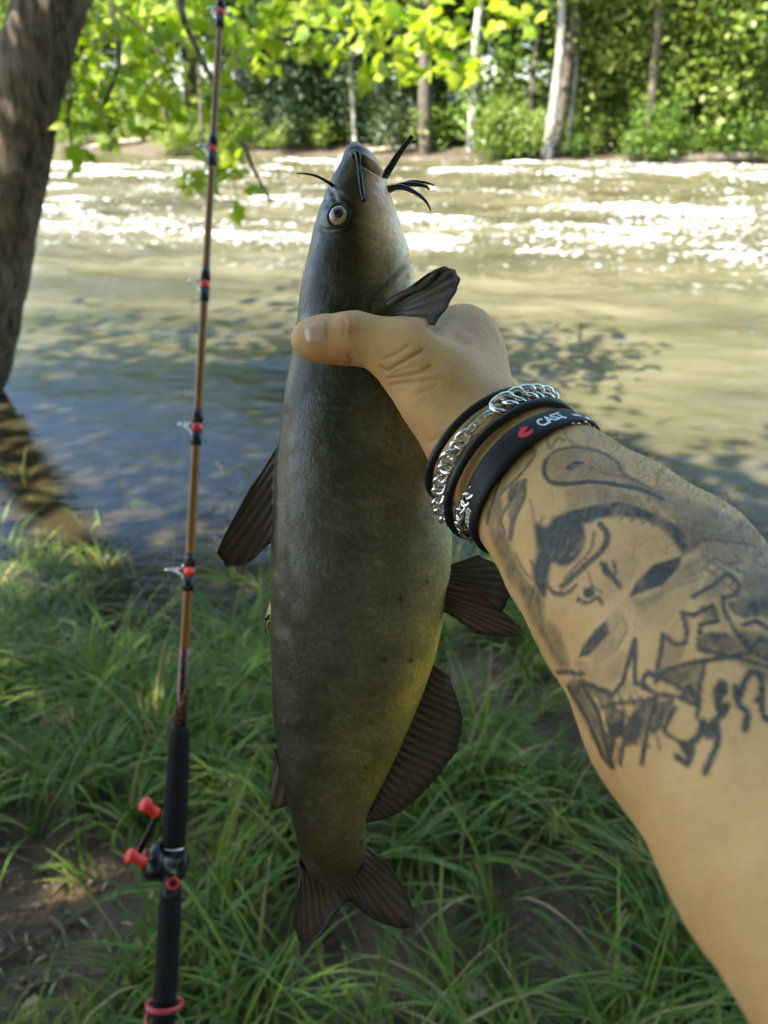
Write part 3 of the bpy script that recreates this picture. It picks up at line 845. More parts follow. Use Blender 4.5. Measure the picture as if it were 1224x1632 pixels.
# ================================================================== CATFISH
FISH_O = P(580, 900, 0.455)
prof = np.array([  # py, dorsal edge px, belly edge px, lateral half thickness m
    (238, 563, 573, 0.004), (241, 558, 577, 0.011), (246, 554, 581, 0.0155), (254, 549, 586, 0.0195), (262, 546, 597, 0.022), (270, 543, 605, 0.0235), (280, 538, 610, 0.025),
    (296, 529, 618, 0.027), (312, 521, 622, 0.0285), (340, 511, 631, 0.0305), (370, 501, 642, 0.0325), (400, 494, 652, 0.034), (440, 485, 662, 0.0355), (480, 478, 668, 0.0365),
    (520, 473, 672, 0.037), (580, 463, 680, 0.0375), (640, 453, 688, 0.038), (700, 446, 699, 0.0395), (760, 440, 708, 0.041), (820, 436, 716, 0.042), (870, 433, 721, 0.042),
    (910, 432, 719, 0.0415), (950, 431, 712, 0.040), (1000, 431, 705, 0.0375), (1050, 432, 694, 0.0345), (1100, 434, 676, 0.031), (1150, 436, 655, 0.0275), (1200, 441, 634, 0.024),
    (1250, 452, 610, 0.0205), (1290, 464, 591, 0.0175), (1320, 472, 583, 0.0155), (1345, 476, 584, 0.0120), (1365, 479, 583, 0.0092), (1385, 486, 575, 0.0062), (1402, 500, 560, 0.0034), (1413, 518, 545, 0.0016), (1418, 528, 536, 0.0006)])
def fish_dc(py): return 0.436 + 0.034 * (np.asarray(py, float) - 240) / 1200.0
PY = np.concatenate([np.linspace(238, 262, 26)[:-1], np.arange(262, 520, 2.6), np.arange(520, 1300, 5.0), np.linspace(1300, 1418, 36)])
def pinterp(k, py):
    # smooth (monotone enough) interpolation
    return np.interp(py, prof[:, 0], prof[:, k])
def smooth1(a, it=3):
    for _ in range(it):
        b = a.copy(); b[1:-1] = 0.25 * a[:-2] + 0.5 * a[1:-1] + 0.25 * a[2:]; a = b
    return a
XL = smooth1(pinterp(1, PY), 6); XR = smooth1(pinterp(2, PY), 3); BL = smooth1(pinterp(3, PY), 8)
BL[0] = 0.002
SEG = 132
th = np.linspace(0, 2 * math.pi, SEG, endpoint=False)
ct, st_ = np.cos(th), np.sin(th)
ex = 2.0 / 2.25
ce = np.sign(ct) * np.abs(ct) ** ex; se = np.sign(st_) * np.abs(st_) ** ex
dc = fish_dc(PY)
pxm = 0.5 * (XL + XR)[:, None] + 0.5 * (XR - XL)[:, None] * ce[None]
near = BL[:, None] * se[None]
base = CAM + FW * dc[:, None, None] + RT * ((pxm - 612) / FPX * dc[:, None])[..., None] + (UP * ((816 - PY) / FPX * dc)[:, None])[:, None]
FV = (base - FW * near[..., None]).reshape(-1, 3)
PYv = np.repeat(PY, SEG); Vv = np.tile((1 + ce) / 2, len(PY)); SEv = np.tile(se, len(PY))
i = np.arange(len(PY) - 1)[:, None] * SEG; j = np.arange(SEG)[None]; j2 = (j + 1) % SEG
FF = np.stack([i + j, i + SEG + j, i + SEG + j2, i + j2], -1).reshape(-1, 4)
FF = FF[:, ::-1]

def seg_dist(p, poly):
    """distance of 2-D points to a polyline"""
    p = np.asarray(p, float); poly = np.asarray(poly, float)
    best = np.full(len(p), 1e9)
    for a, b in zip(poly[:-1], poly[1:]):
        ab = b - a; t_ = np.clip(((p - a) @ ab) / max(ab @ ab, 1e-9), 0, 1)
        best = np.minimum(best, np.linalg.norm(p - a - t_[:, None] * ab, axis=1))
    return best
def in_poly(p, poly):
    x, y = p[:, 0], p[:, 1]; poly = np.asarray(poly, float); c = np.zeros(len(p), bool)
    for (x1, y1), (x2, y2) in zip(poly, np.roll(poly, -1, 0)):
        if y1 == y2: continue
        c ^= ((y1 > y) != (y2 > y)) & (x < (x2 - x1) * (y - y1) / (y2 - y1) + x1)
    return c
def vnormals(V, F):
    n = np.zeros_like(V)
    a, b, c, d = V[F[:, 0]], V[F[:, 1]], V[F[:, 2]], V[F[:, 3]]
    fn = np.cross(c - a, d - b)
    for k in range(4): np.add.at(n, F[:, k], fn)
    return nrm(n)
FNm = vnormals(FV, FF)
if (FNm[(np.abs(PYv - 800) < 6) & (SEv > 0.95)] @ FW).mean() > 0:
    FF = FF[:, ::-1]; FNm = -FNm
pxp, _ = proj(FV)
nearm = sstep(-0.1, 0.25, SEv)
disp = np.zeros(len(FV)); dark = np.zeros(len(FV)); pale = np.zeros(len(FV))
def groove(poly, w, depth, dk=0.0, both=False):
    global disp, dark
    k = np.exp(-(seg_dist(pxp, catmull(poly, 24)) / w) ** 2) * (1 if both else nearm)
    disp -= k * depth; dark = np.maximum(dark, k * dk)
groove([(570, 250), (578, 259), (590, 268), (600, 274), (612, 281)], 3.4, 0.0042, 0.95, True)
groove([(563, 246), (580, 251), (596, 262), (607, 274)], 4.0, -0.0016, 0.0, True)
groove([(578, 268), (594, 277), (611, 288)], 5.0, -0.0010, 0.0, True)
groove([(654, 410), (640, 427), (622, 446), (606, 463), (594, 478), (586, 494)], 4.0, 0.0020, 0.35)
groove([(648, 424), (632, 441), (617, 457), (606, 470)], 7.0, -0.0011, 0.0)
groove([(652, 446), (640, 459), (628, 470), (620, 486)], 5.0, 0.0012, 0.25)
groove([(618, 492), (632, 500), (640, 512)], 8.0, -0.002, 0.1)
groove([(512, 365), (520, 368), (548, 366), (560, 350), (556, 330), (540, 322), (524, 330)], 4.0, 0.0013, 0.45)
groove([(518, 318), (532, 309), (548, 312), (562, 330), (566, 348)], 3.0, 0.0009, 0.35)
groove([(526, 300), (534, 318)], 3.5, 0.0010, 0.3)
groove([(455, 660), (452, 760), (450, 860), (452, 1000)], 9.0, 0.0012, 0.1)
k = np.exp(-(((pxp[:, 0] - 540) / 20) ** 2 + ((pxp[:, 1] - 344) / 22) ** 2)) * nearm
disp += k * 0.0022
# belly, flank and skin folds
f3 = FV * 1.0
disp += (fbm(f3 * 24, 3) - 0.5) * 0.0022 * sstep(300, 520, PYv) + (fbm(f3 * [120, 120, 120], 3) - 0.5) * 0.0006
FV2 = FV + FNm * disp[:, None]

# colour table (rows py, columns dorsal -> belly)
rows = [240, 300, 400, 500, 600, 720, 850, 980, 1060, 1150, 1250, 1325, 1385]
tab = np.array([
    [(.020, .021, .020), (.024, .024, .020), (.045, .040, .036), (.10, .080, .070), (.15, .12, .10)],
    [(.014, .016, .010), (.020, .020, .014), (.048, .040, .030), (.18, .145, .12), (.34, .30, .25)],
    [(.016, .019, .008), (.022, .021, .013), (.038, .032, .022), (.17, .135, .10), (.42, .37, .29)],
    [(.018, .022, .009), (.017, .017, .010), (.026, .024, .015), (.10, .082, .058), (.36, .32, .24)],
    [(.022, .026, .014), (.020, .021, .012), (.028, .029, .019), (.060, .060, .044), (.20, .20, .15)],  # row below the thumb: its shadow is put into the colour
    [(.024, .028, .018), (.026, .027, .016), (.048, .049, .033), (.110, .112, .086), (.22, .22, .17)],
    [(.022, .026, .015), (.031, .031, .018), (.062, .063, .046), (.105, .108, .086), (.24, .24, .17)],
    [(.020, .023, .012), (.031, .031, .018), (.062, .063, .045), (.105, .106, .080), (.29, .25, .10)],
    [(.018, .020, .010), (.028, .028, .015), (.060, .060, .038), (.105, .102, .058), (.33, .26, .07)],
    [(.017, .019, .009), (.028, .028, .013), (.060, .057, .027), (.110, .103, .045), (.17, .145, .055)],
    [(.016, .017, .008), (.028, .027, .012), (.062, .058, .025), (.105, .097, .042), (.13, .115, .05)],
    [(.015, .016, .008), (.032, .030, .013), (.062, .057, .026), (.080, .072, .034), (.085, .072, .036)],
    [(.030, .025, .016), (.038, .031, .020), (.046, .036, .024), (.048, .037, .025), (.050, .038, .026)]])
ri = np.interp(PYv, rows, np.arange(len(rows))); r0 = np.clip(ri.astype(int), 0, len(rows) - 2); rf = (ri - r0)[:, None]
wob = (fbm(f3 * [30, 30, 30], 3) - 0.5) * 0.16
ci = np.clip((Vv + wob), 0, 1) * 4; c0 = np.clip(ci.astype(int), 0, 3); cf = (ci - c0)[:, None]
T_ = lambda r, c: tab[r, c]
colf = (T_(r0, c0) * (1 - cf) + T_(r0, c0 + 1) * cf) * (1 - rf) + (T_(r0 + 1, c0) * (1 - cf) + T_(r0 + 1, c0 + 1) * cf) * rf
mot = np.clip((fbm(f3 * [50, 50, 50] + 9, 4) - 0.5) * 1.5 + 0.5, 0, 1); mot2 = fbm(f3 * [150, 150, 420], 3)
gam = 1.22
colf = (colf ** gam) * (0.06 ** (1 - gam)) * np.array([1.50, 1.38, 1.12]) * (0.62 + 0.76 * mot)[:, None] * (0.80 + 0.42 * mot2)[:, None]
fleck = sstep(0.66, 0.76, fbm(f3 * [260, 260, 900] + 3, 2)) * sstep(560, 640, PYv)
colf = colf + fleck[:, None] * 0.035
# pink cheek
pk = np.exp(-(((pxp[:, 0] - 606) / 26) ** 2 + ((pxp[:, 1] - 330) / 60) ** 2))[:, None] * nearm[:, None]
colf = colf * (1 + pk * np.array([0.45, 0.18, 0.14]))
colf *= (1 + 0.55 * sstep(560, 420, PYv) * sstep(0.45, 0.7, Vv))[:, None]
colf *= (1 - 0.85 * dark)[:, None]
# specks of mud stuck to the side
for sx_, sy__, sr in [(638, 955, 4.5), (612, 1052, 4.5), (655, 1053, 3.4), (664, 872, 2), (688, 870, 2), (619, 764, 1.8), (550, 1328, 2), (577, 1342, 2.4), (583, 1223, 2.5), (683, 928, 1.8)]:
    k = np.exp(-(((pxp[:, 0] - sx_) / (sr * 1.3)) ** 2 + ((pxp[:, 1] - sy__) / sr) ** 2) ** 2) * (SEv > 0)
    colf *= (1 - 0.92 * k)[:, None]
t = NT('wet_catfish_skin')
cc_ = t.attr('col').outputs['Color']
co = t.coord('Object')
na = t.noise(co, 420, 4, 0.6); nb2 = t.noise(t.mapping(co, (1, 1, 0.35)), 160, 4, 0.6); nw = t.noise(co, 45, 3)
colr = t.mix(t.ramp(na, [(0.30, 0.0), (0.70, 1.0)]), t.mix(0.30, cc_, (0, 0, 0)), t.mix(1.0, cc_, (1.25, 1.25, 1.25), 'MULTIPLY'))
rr_ = t.math('ADD', t.math('MULTIPLY', nw, 0.36), 0.22)
bh = t.math('ADD', t.math('MULTIPLY', na, 0.5), nb2)
nrmb = t.bump(bh, 0.42, 0.0012)
fish_sh = (t.bsdf(color=colr, rough=rr_, spec=0.24, normal=nrmb, coat=t.math('MULTIPLY', t.ramp(nw, [(0.40, 0.08), (0.60, 0.60)]), 1.0), coat_rough=0.05, sss=0.08, sss_r=(0.004, 0.003, 0.002), sss_s=0.4))
spk = t.bump(t.noise(co, 900, 2, 0.5), 0.45, 0.0010, nrmb)
t.link(spk, fish_sh.node.inputs['Coat Normal'])
M_fish = t.surf(fish_sh)

fish = empty('catfish', FISH_O)
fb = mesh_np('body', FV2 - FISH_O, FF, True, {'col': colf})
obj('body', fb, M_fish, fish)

_fp, _fd = proj(FV2)
def fish_near(px, py):
    """depth of the near skin at a pixel"""
    m_ = (np.abs(_fp[:, 0] - px) < 7) & (np.abs(_fp[:, 1] - py) < 7) & (SEv > -0.05)
    if not m_.any(): return float(fish_dc(py))
    w_ = np.exp(-((_fp[m_] - [px, py]) ** 2).sum(1) / 8.0) + 1e-9
    return float((_fd[m_] * w_).sum() / w_.sum())

# ---- fins
def fin_mat(name, c_ray, c_mem, warm=(0.10, 0.05, 0.03)):
    t = NT(name)
    ray = t.attr('ray').outputs['Fac']; s_ = t.attr('along').outputs['Fac']
    nz = t.noise(t.coord(), 260, 4, 0.6); nz2 = t.noise(t.coord(), 60, 3)
    c = t.mix(ray, c_mem, c_ray)
    c = t.mix(t.ramp(nz2, [(0.4, 0.0), (0.7, 0.6)]), c, warm)
    c = t.mix(t.ramp(s_, [(0.80, 0.0), (1.0, 0.75)]), c, (0.018, 0.014, 0.012))
    c = t.mix(t.math('MULTIPLY', nz, 0.35), c, (0.01, 0.01, 0.01))
    p = t.bsdf(color=c, rough=0.42, spec=0.35, coat=0.12, coat_rough=0.15, normal=t.bump(nz, 0.3, 0.0008))
    tr = t.n('BsdfTranslucent', {'Color': t.mix(0.3, c, (0.16, 0.08, 0.04))}).outputs[0]
    m = t.n('MixShader'); m.inputs[0].default_value = 0.34
    t.link(p, m.inputs[1]); t.link(tr, m.inputs[2])
    return t.surf(m.outputs[0])
M_fin = fin_mat('dusky_fin', (0.155, 0.112, 0.078), (0.060, 0.042, 0.030), (0.12, 0.068, 0.042))
M_finw = fin_mat('brown_belly_fin', (0.19, 0.115, 0.075), (0.060, 0.036, 0.026), (0.17, 0.07, 0.045))

def fin(name, basep, edgep, nray, mat, d0, bulge=0.0, thick=0.0010, seed=0, ragged=0.03, twist=0.0, m=14, root=0.0):
    """basep / edgep: lists of (px,py[,depth]); fin surface between them, ribbed by its rays, closed with two skins"""
    g = np.random.default_rng(seed)
    nt = nray * 6 + 1
    bp = catmull([(*q[:2], q[2] if len(q) > 2 else d0) for q in basep], nt)
    ep = catmull([(*q[:2], q[2] if len(q) > 2 else d0) for q in edgep], nt)
    tt = np.linspace(0, 1, nt); ss = np.linspace(0, 1, m)
    rag = np.interp(tt * nray, np.arange(nray + 1), 1 + g.normal(size=nray + 1) * ragged) - 0.018 * (1 - np.cos(2 * math.pi * tt * nray)) * (ragged > 0) * 0.6
    q = bp[:, None] + (ep - bp)[:, None] * (ss[None, :, None] * rag[:, None, None])
    q[..., 2] += bulge * np.sin(math.pi * ss)[None] * (0.6 + 0.4 * np.sin(math.pi * tt))[:, None] + twist * (tt[:, None] - 0.5) * ss[None]
    W = CAM + q[..., 2:3] * (FW + RT * ((q[..., 0:1] - 612) / FPX) + UP * ((816 - q[..., 1:2]) / FPX))
    gu = np.gradient(W, axis=0); gv = np.gradient(W, axis=1); nn = nrm(np.cross(gu, gv))
    rib = 0.5 + 0.5 * np.cos(2 * math.pi * tt * nray)
    h = (thick * (1.25 - 0.95 * ss)[None] * (0.70 + 0.42 * rib[:, None]))[..., None] + root * np.exp(-(ss / 0.12) ** 2)[None, :, None]
    a = (W + nn * h).reshape(-1, 3); b = (W - nn * h).reshape(-1, 3)
    F = grid_faces(nt, m); N = nt * m
    idx = np.arange(N).reshape(nt, m)
    bd = np.concatenate([idx[:, 0], idx[-1, 1:], idx[-2::-1, -1], idx[0, -2:0:-1]])
    bd2 = np.roll(bd, -1)
    side = np.stack([bd, bd2, bd2 + N, bd + N], 1)
    me = mesh_np(name, np.concatenate([a, b]) - FISH_O, [np.concatenate([F, F[:, ::-1] + N, side])], True,
                 {'ray': np.tile(np.repeat(rib, m), 2), 'along': np.tile(np.tile(ss, nt), 2)})
    return obj(name, me, mat, fish)

fin('dorsal_fin', [(444, 712), (441, 745), (440, 785), (440, 822), (440, 856)], [(400, 775), (349, 872), (354, 898), (392, 900), (426, 868)], 7, M_fin, float(fish_dc(790)), 0.002, 0.0011, 1, 0.03)
fin('adipose_fin', [(440, 1195), (446, 1225), (456, 1252), (468, 1276)], [(436, 1210), (431, 1284), (446, 1288), (470, 1282)], 3, M_fin, float(fish_dc(1245)), 0.0, 0.0016, 2, 0.02)
fin('anal_fin', [(692, 1058), (664, 1122), (632, 1192), (600, 1258), (578, 1304)], [(716, 1078), (738, 1158), (704, 1232), (638, 1294), (584, 1312)], 24, M_fin, float(fish_dc(1180)), -0.003, 0.0010, 3, 0.012)
fin('pelvic_fin', [(716, 900), (715, 912), (713, 924), (710, 936)], [(762, 884, .470), (806, 910, .476), (814, 945, .478), (800, 982, .476)], 7, M_fin, 0.466, -0.002, 0.0009, 4, 0.02)
fin('pelvic_fin', [(690, 930, .452), (693, 942, .450), (697, 955, .450), (703, 968, .452)], [(766, 940, .438), (822, 992, .431), (822, 1014, .431), (760, 1012, .436)], 7, M_finw, 0.446, -0.003, 0.0010, 5, 0.03, root=0.0015)
fin('pectoral_fin', [(618, 486, .4065), (620, 492, .4055), (624, 498, .405), (632, 503, .405)], [(662, 452, .393), (706, 424, .391), (730, 452, .384), (692, 518, .376)], 8, M_fin, 0.40, -0.004, 0.0012, 6, 0.025, root=0.002)
# raised spine of the pectoral fin
pp = catmull([P(619, 488, .4055), P(645, 470, .398), P(680, 455, .391), P(700, 430, .389)], 16)
mb = MB(); mb.add(*tube(pp, np.linspace(0.0032, 0.0009, 16), 8)); obj('fin_spine', mb.mesh('fin_spine', off=FISH_O), M_fin, fish)
# tail
tb = [(484, 1352), (484, 1368), (484, 1380), (498, 1388), (512, 1392), (530, 1394), (548, 1394), (562, 1390), (574, 1383), (578, 1368), (576, 1345)]
te = [(473, 1425), (469, 1475), (485, 1511), (512, 1488), (532, 1458), (556, 1437), (582, 1456), (612, 1474), (660, 1478), (650, 1424), (616, 1372)]
fin('tail_fin', tb, te, 20, M_fin, float(fish_dc(1400)), 0.004, 0.0012, 7, 0.010, m=20, root=0.001)
# faint lateral line + bit of weed hanging from the back
# ---- eye
ed = fish_near(540, 344)
en = nrm(-FW * 0.92 - RT * 0.36 + UP * 0.10)
ec = P(540.5, 344.5, ed + 0.0022)
def dome(rad, flat, a0, seg=28, rings=12):
    ph = np.linspace(0.0, a0, rings)
    return lathe(np.stack([np.cos(ph) * rad * flat, np.sin(ph) * rad + 1e-5], 1), seg)
t = NT('pale_gold_iris')
rad = t.attr('r').outputs['Fac']; nz = t.noise(t.coord(), 900, 4)
c = t.mix(t.ramp(rad, [(0.40, 0.0), (0.50, 1.0)]), (0.012, 0.010, 0.008), t.mix(t.ramp(nz, [(0.35, 0.0), (0.7, 1.0)]), (0.34, 0.27, 0.11), (0.58, 0.48, 0.24)))
c = t.mix(t.ramp(rad, [(0.86, 0.0), (1.0, 1.0)]), c, (0.10, 0.09, 0.05))
M_iris = t.surf(t.bsdf(color=c, rough=0.22, coat=1.0, coat_rough=0.03))
v, f = dome(0.0056, 0.80, R(98))
rr = np.repeat(np.linspace(0, 1, 12), 28)
eye = obj('eye', mesh_np('eye', orient(v, ec, en) - FISH_O, f[:, ::-1], True, {'r': rr}), M_iris, fish)
M_black = simple('glossy_black', (0.010, 0.009, 0.010), 0.18, 0, 0.1, 300, coat=0.6)
v, f = dome(0.0027, 0.35, R(90), 20, 8)
obj('pupil', mesh_np('pupil', orient(v, ec + en * 0.0040 + RT * 0.0002, en) - FISH_O, f[:, ::-1], True), M_black, eye)
# eyelid rim
a = np.linspace(0, 2 * math.pi, 40, endpoint=False)
rp = orient(np.stack([np.cos(a) * 0.0060, np.sin(a) * 0.0066, np.full(40, 0.0012) + 0.0004 * np.sin(2 * a)], 1), ec, en, RT)
mb = MB(); mb.add(*ring(rp, 0.0009, 8)); 
M_rim = simple('dark_wet_eyelid', (0.012, 0.012, 0.009), 0.45, 0, 0.3, 400, spec=0.3)
obj('eyelid', mb.mesh('eyelid', off=FISH_O), M_rim, fish)
# ---- barbels
M_barb = simple('black_barbel', (0.010, 0.009, 0.009), 0.28, 0, 0.3, 200, coat=0.15, spec=0.35)
def barbel(pts, r0, r1, bulb=0.0):
    pp = catmull(pts, 40); W = np.array([P(*q) for q in pp])
    r = np.linspace(r0, r1, 40)
    if bulb: r = np.maximum(r, bulb * np.exp(-((np.arange(40) - 37.5) / 2.2) ** 2))
    mb = MB(); mb.add(*tube(W, r, 9)); obj('barbel', mb.mesh('barbel', off=FISH_O), M_barb, fish)
fn_ = lambda x, y, o=0.0012: (x, y, fish_near(x, y) - o)
barbel([(566, 243, fish_near(566, 246) - 0.001), (570, 246, fish_near(570, 248) - 0.003), fn_(572, 262, .0025), fn_(574, 280, .002), fn_(576, 298, .002), fn_(578, 310, .002), fn_(580, 321, .002)], 0.0017, 0.0011, 0.0017)
barbel([(608, 288, .432), (620, 270, .432), (638, 242, .430), (657, 217, .428)], 0.0026, 0.0013)
barbel([(534, 300, .418), (524, 291, .414), (505, 281, .411), (488, 277, .410), (473, 276, .409)], 0.0011, 0.0003)
barbel([(617, 300, .436), (632, 298, .436), (655, 290, .434), (678, 291, .433), (693, 296, .432)], 0.0016, 0.0004)
barbel([(618, 304, .430), (640, 295, .428), (662, 294, .427), (678, 297, .426), (684, 302, .426)], 0.0018, 0.0006)
barbel([(616, 302, .424), (638, 298, .421), (660, 306, .419), (678, 320, .418), (687, 336, .418)], 0.0020, 0.0004)
# bit of weed stuck to the back
mb = MB()
for pts in ([(430, 980, .452), (425, 984, .452), (423, 992, .452), (424, 1012, .452)], [(430, 985, .452), (424, 988, .451), (420, 984, .451)], [(429, 990, .452), (428, 1000, .4515), (430, 1006, .4515)]):
    mb.add(*tube(np.array([P(*q) for q in catmull(pts, 8)]), np.linspace(0.0008, 0.0003, 8), 5))
tag(obj('weed_scrap', mb.mesh('weed_scrap', off=FISH_O), M_barb, None, FISH_O), 'tiny black scrap of weed stuck to the back of the catfish', 'weed')
tag(fish, 'olive grey catfish with whiskers held up by a tattooed hand', 'fish')

# ================================================================== PERSON (arm and hand)
def LC(px, py, d): return np.array([(px - 612.0) / FPX * d, (816.0 - py) / FPX * d, -d])
def l2w(v): v = np.asarray(v, float); return CAM + v[..., :1] * RT + v[..., 1:2] * UP - v[..., 2:] * FW
HV = 0.002
LO = np.array([-0.075, -0.31, -0.520]); HI = np.array([0.265, 0.125, 0.035])
NG = np.ceil((HI - LO) / HV).astype(int) + 1
SD = np.full(NG, 0.2, np.float32)
ax_ = [LO[k] + HV * np.arange(NG[k]) for k in range(3)]
def cone(a, b, ra, rb, k=0.012):
    a = np.asarray(a, float); b = np.asarray(b, float)
    m = max(ra, rb) + k + 0.012
    lo = np.maximum(((np.minimum(a, b) - m - LO) / HV).astype(int), 0); hi = np.minimum(((np.maximum(a, b) + m - LO) / HV).astype(int) + 2, NG)
    if np.any(hi <= lo): return
    sl = tuple(slice(l, h) for l, h in zip(lo, hi))
    x = ax_[0][sl[0]][:, None, None] - a[0]; y = ax_[1][sl[1]][None, :, None] - a[1]; z = ax_[2][sl[2]][None, None] - a[2]
    ab = b - a; L2 = ab @ ab
    t_ = np.clip((x * ab[0] + y * ab[1] + z * ab[2]) / L2, 0, 1)
    d = np.sqrt((x - t_ * ab[0]) ** 2 + (y - t_ * ab[1]) ** 2 + (z - t_ * ab[2]) ** 2) - (ra + (rb - ra) * t_)
    o = SD[sl]
    h = np.clip(0.5 + 0.5 * (o - d) / k, 0, 1)
    SD[sl] = (o * (1 - h) + d * h - k * h * (1 - h)).astype(np.float32)
def chain(nodes, k):
    for p, q in zip(nodes[:-1], nodes[1:]): cone(LC(*p[:3]), LC(*q[:3]), p[3], q[3], k)

# forearm: pairs of cones side by side give an oval section
WD = nrm(np.array([0.85, 0.53, 0.0]))
arm = [  # local centre, half width, half thickness
    (LC(772, 700, .377), .0270, .0215), (LC(820, 742, .362), .0310, .0235), (LC(883, 798, .345), .0350, .0265), (LC(951, 866, .325), .0400, .0315),
    (LC(1028, 946, .300), .0442, .0360), (LC(1150, 1116, .258), .0455, .0390), (LC(1338, 1338, .214), .0462, .0405), (LC(1480, 1490, .183), .0440, .0400)]
arm += [(np.array([.140, -.128, -.128]), .043, .041), (np.array([.158, -.175, -.075]), .046, .045), (np.array([.178, -.225, -.03]), .049, .048)]
for (a, h0, q0), (b, h1, q1) in zip(arm[:-1], arm[1:]):
    for s in (-1, 0, 1):
        cone(a + WD * (h0 - q0) * s, b + WD * (h1 - q1) * s, q0, q1, 0.010)
# thumb
chain([(496, 541, .3935, .0102), (514, 541, .3915, .0111), (538, 541, .390, .0108), (566, 539, .388, .0123), (602, 547, .386, .0113), (645, 566, .385, .0148)], 0.006)
chain([(645, 566, .385, .0148), (715, 645, .382, .0198), (765, 700, .378, .0215)], 0.010)
# fingers curl behind the fish
for nodes in ([(735, 542, .420, .0152), (688, 548, .462, .0105), (612, 560, .490, .0092), (545, 575, .484, .0080)],
              [(748, 600, .438, .0155), (702, 610, .480, .0107), (616, 620, .494, .0093), (540, 632, .487, .0080)],
              [(750, 655, .447, .0145), (706, 668, .486, .0102), (622, 678, .496, .0089), (548, 688, .490, .0078)],
              [(752, 705, .447, .0130), (712, 722, .484, .0090), (642, 732, .496, .0079), (582, 740, .491, .0070)]):
    chain(nodes, 0.007)
W0 = LC(778, 705, .384)
for q, r in ((LC(735, 542, .420), .0152), (LC(748, 600, .438), .0155), (LC(750, 655, .447), .0145), (LC(752, 705, .447), .0130)):
    cone(W0, q, .0205, r, 0.014)
cone(LC(655, 562, .387), LC(735, 548, .416), .0120, .0138, 0.014)
cone(LC(695, 600, .386), LC(745, 575, .410), .0175, .0165, 0.016)

def surface_nets(V):
    s = V < 0
    c = np.zeros(np.array(V.shape) - 1, np.uint8)
    for dx in (0, 1):
        for dy in (0, 1):
            for dz in (0, 1):
                c += s[dx:dx + c.shape[0], dy:dy + c.shape[1], dz:dz + c.shape[2]]
    act = (c > 0) & (c < 8)
    I = np.argwhere(act)
    cid = np.full(act.shape, -1, np.int32); cid[act] = np.arange(len(I))
    acc = np.zeros((len(I), 3)); cnt = np.zeros(len(I))
    cor = [(x, y, z) for x in (0, 1) for y in (0, 1) for z in (0, 1)]
    for p in cor:
        for k in range(3):
            if p[k]: continue
            q = list(p); q[k] = 1
            va = V[I[:, 0] + p[0], I[:, 1] + p[1], I[:, 2] + p[2]]; vb = V[I[:, 0] + q[0], I[:, 1] + q[1], I[:, 2] + q[2]]
            cr = (va < 0) != (vb < 0)
            t_ = np.where(cr, va / np.where(cr, va - vb, 1), 0)
            pos_ = np.array(p, float)[None].repeat(len(I), 0); pos_[:, k] += t_
            acc[cr] += pos_[cr]; cnt[cr] += 1
    verts = I + acc / cnt[:, None]
    Q = []
    for k in range(3):
        a, b = [(1, 2), (2, 0), (0, 1)][k]
        s0 = np.take(s, np.arange(s.shape[k] - 1), k); s1 = np.take(s, np.arange(1, s.shape[k]), k)
        E = np.argwhere(s0 != s1)
        E = E[(E[:, a] > 0) & (E[:, b] > 0) & (E[:, a] < V.shape[a] - 1) & (E[:, b] < V.shape[b] - 1)]
        if not len(E): continue
        inside = s[E[:, 0], E[:, 1], E[:, 2]]
        def cell(da, db):
            e = E.copy(); e[:, a] -= da; e[:, b] -= db; return cid[e[:, 0], e[:, 1], e[:, 2]]
        q = np.stack([cell(1, 1), cell(0, 1), cell(0, 0), cell(1, 0)], 1)
        q = np.where(inside[:, None], q, q[:, ::-1])
        Q.append(q)
    return verts, np.concatenate(Q)
hv, hf = surface_nets(SD)
HL = LO + hv * HV                       # local coordinates
def sd_sample(p):
    """trilinear distance + gradient at local points"""
    def s1(p):
        q = np.clip((p - LO) / HV, 0, NG - 1.001); i = q.astype(int); f = q - i; r = 0
        for dx in (0, 1):
            for dy in (0, 1):
                for dz in (0, 1):
                    w = (f[:, 0] if dx else 1 - f[:, 0]) * (f[:, 1] if dy else 1 - f[:, 1]) * (f[:, 2] if dz else 1 - f[:, 2])
                    r = r + w * SD[i[:, 0] + dx, i[:, 1] + dy, i[:, 2] + dz]
        return r
    d = s1(p); e = 0.003
    g_ = np.stack([s1(p + e * np.eye(3)[k]) - s1(p - e * np.eye(3)[k]) for k in range(3)], 1)
    return d, nrm(g_)
# one level of subdivision (linear midpoint then relax onto the distance field)
tmp = mesh_np('tmp', l2w(HL), hf)
ob = bpy.data.objects.new('tmp', tmp); COL.objects.link(ob)
md = ob.modifiers.new('s', 'SUBSURF'); md.levels = 1; md.render_levels = 1
dg = bpy.context.evaluated_depsgraph_get()
me2 = bpy.data.meshes.new_from_object(ob.evaluated_get(dg))
bpy.data.objects.remove(ob)
nv = len(me2.vertices)
AV = np.empty(nv * 3, np.float32); me2.vertices.foreach_get('co', AV); AV = AV.reshape(-1, 3).astype(float)
AF = np.empty(len(me2.polygons) * 4, np.int32); me2.loops.foreach_get('vertex_index', AF); AF = AF.reshape(-1, 4)
AN = vnormals(AV, AF)
cen_out = (AN * nrm(l2w(HL).mean(0) - AV)).sum(1).mean()
if cen_out > 0: AF = AF[:, ::-1]; AN = -AN
apx, adep = proj(AV)
facing = -(AN * nrm(AV - CAM)).sum(1)
fr = sstep(0.02, 0.18, facing) * (adep > 0.1)
apx = np.where((adep > 0.1)[:, None], apx, -9999)
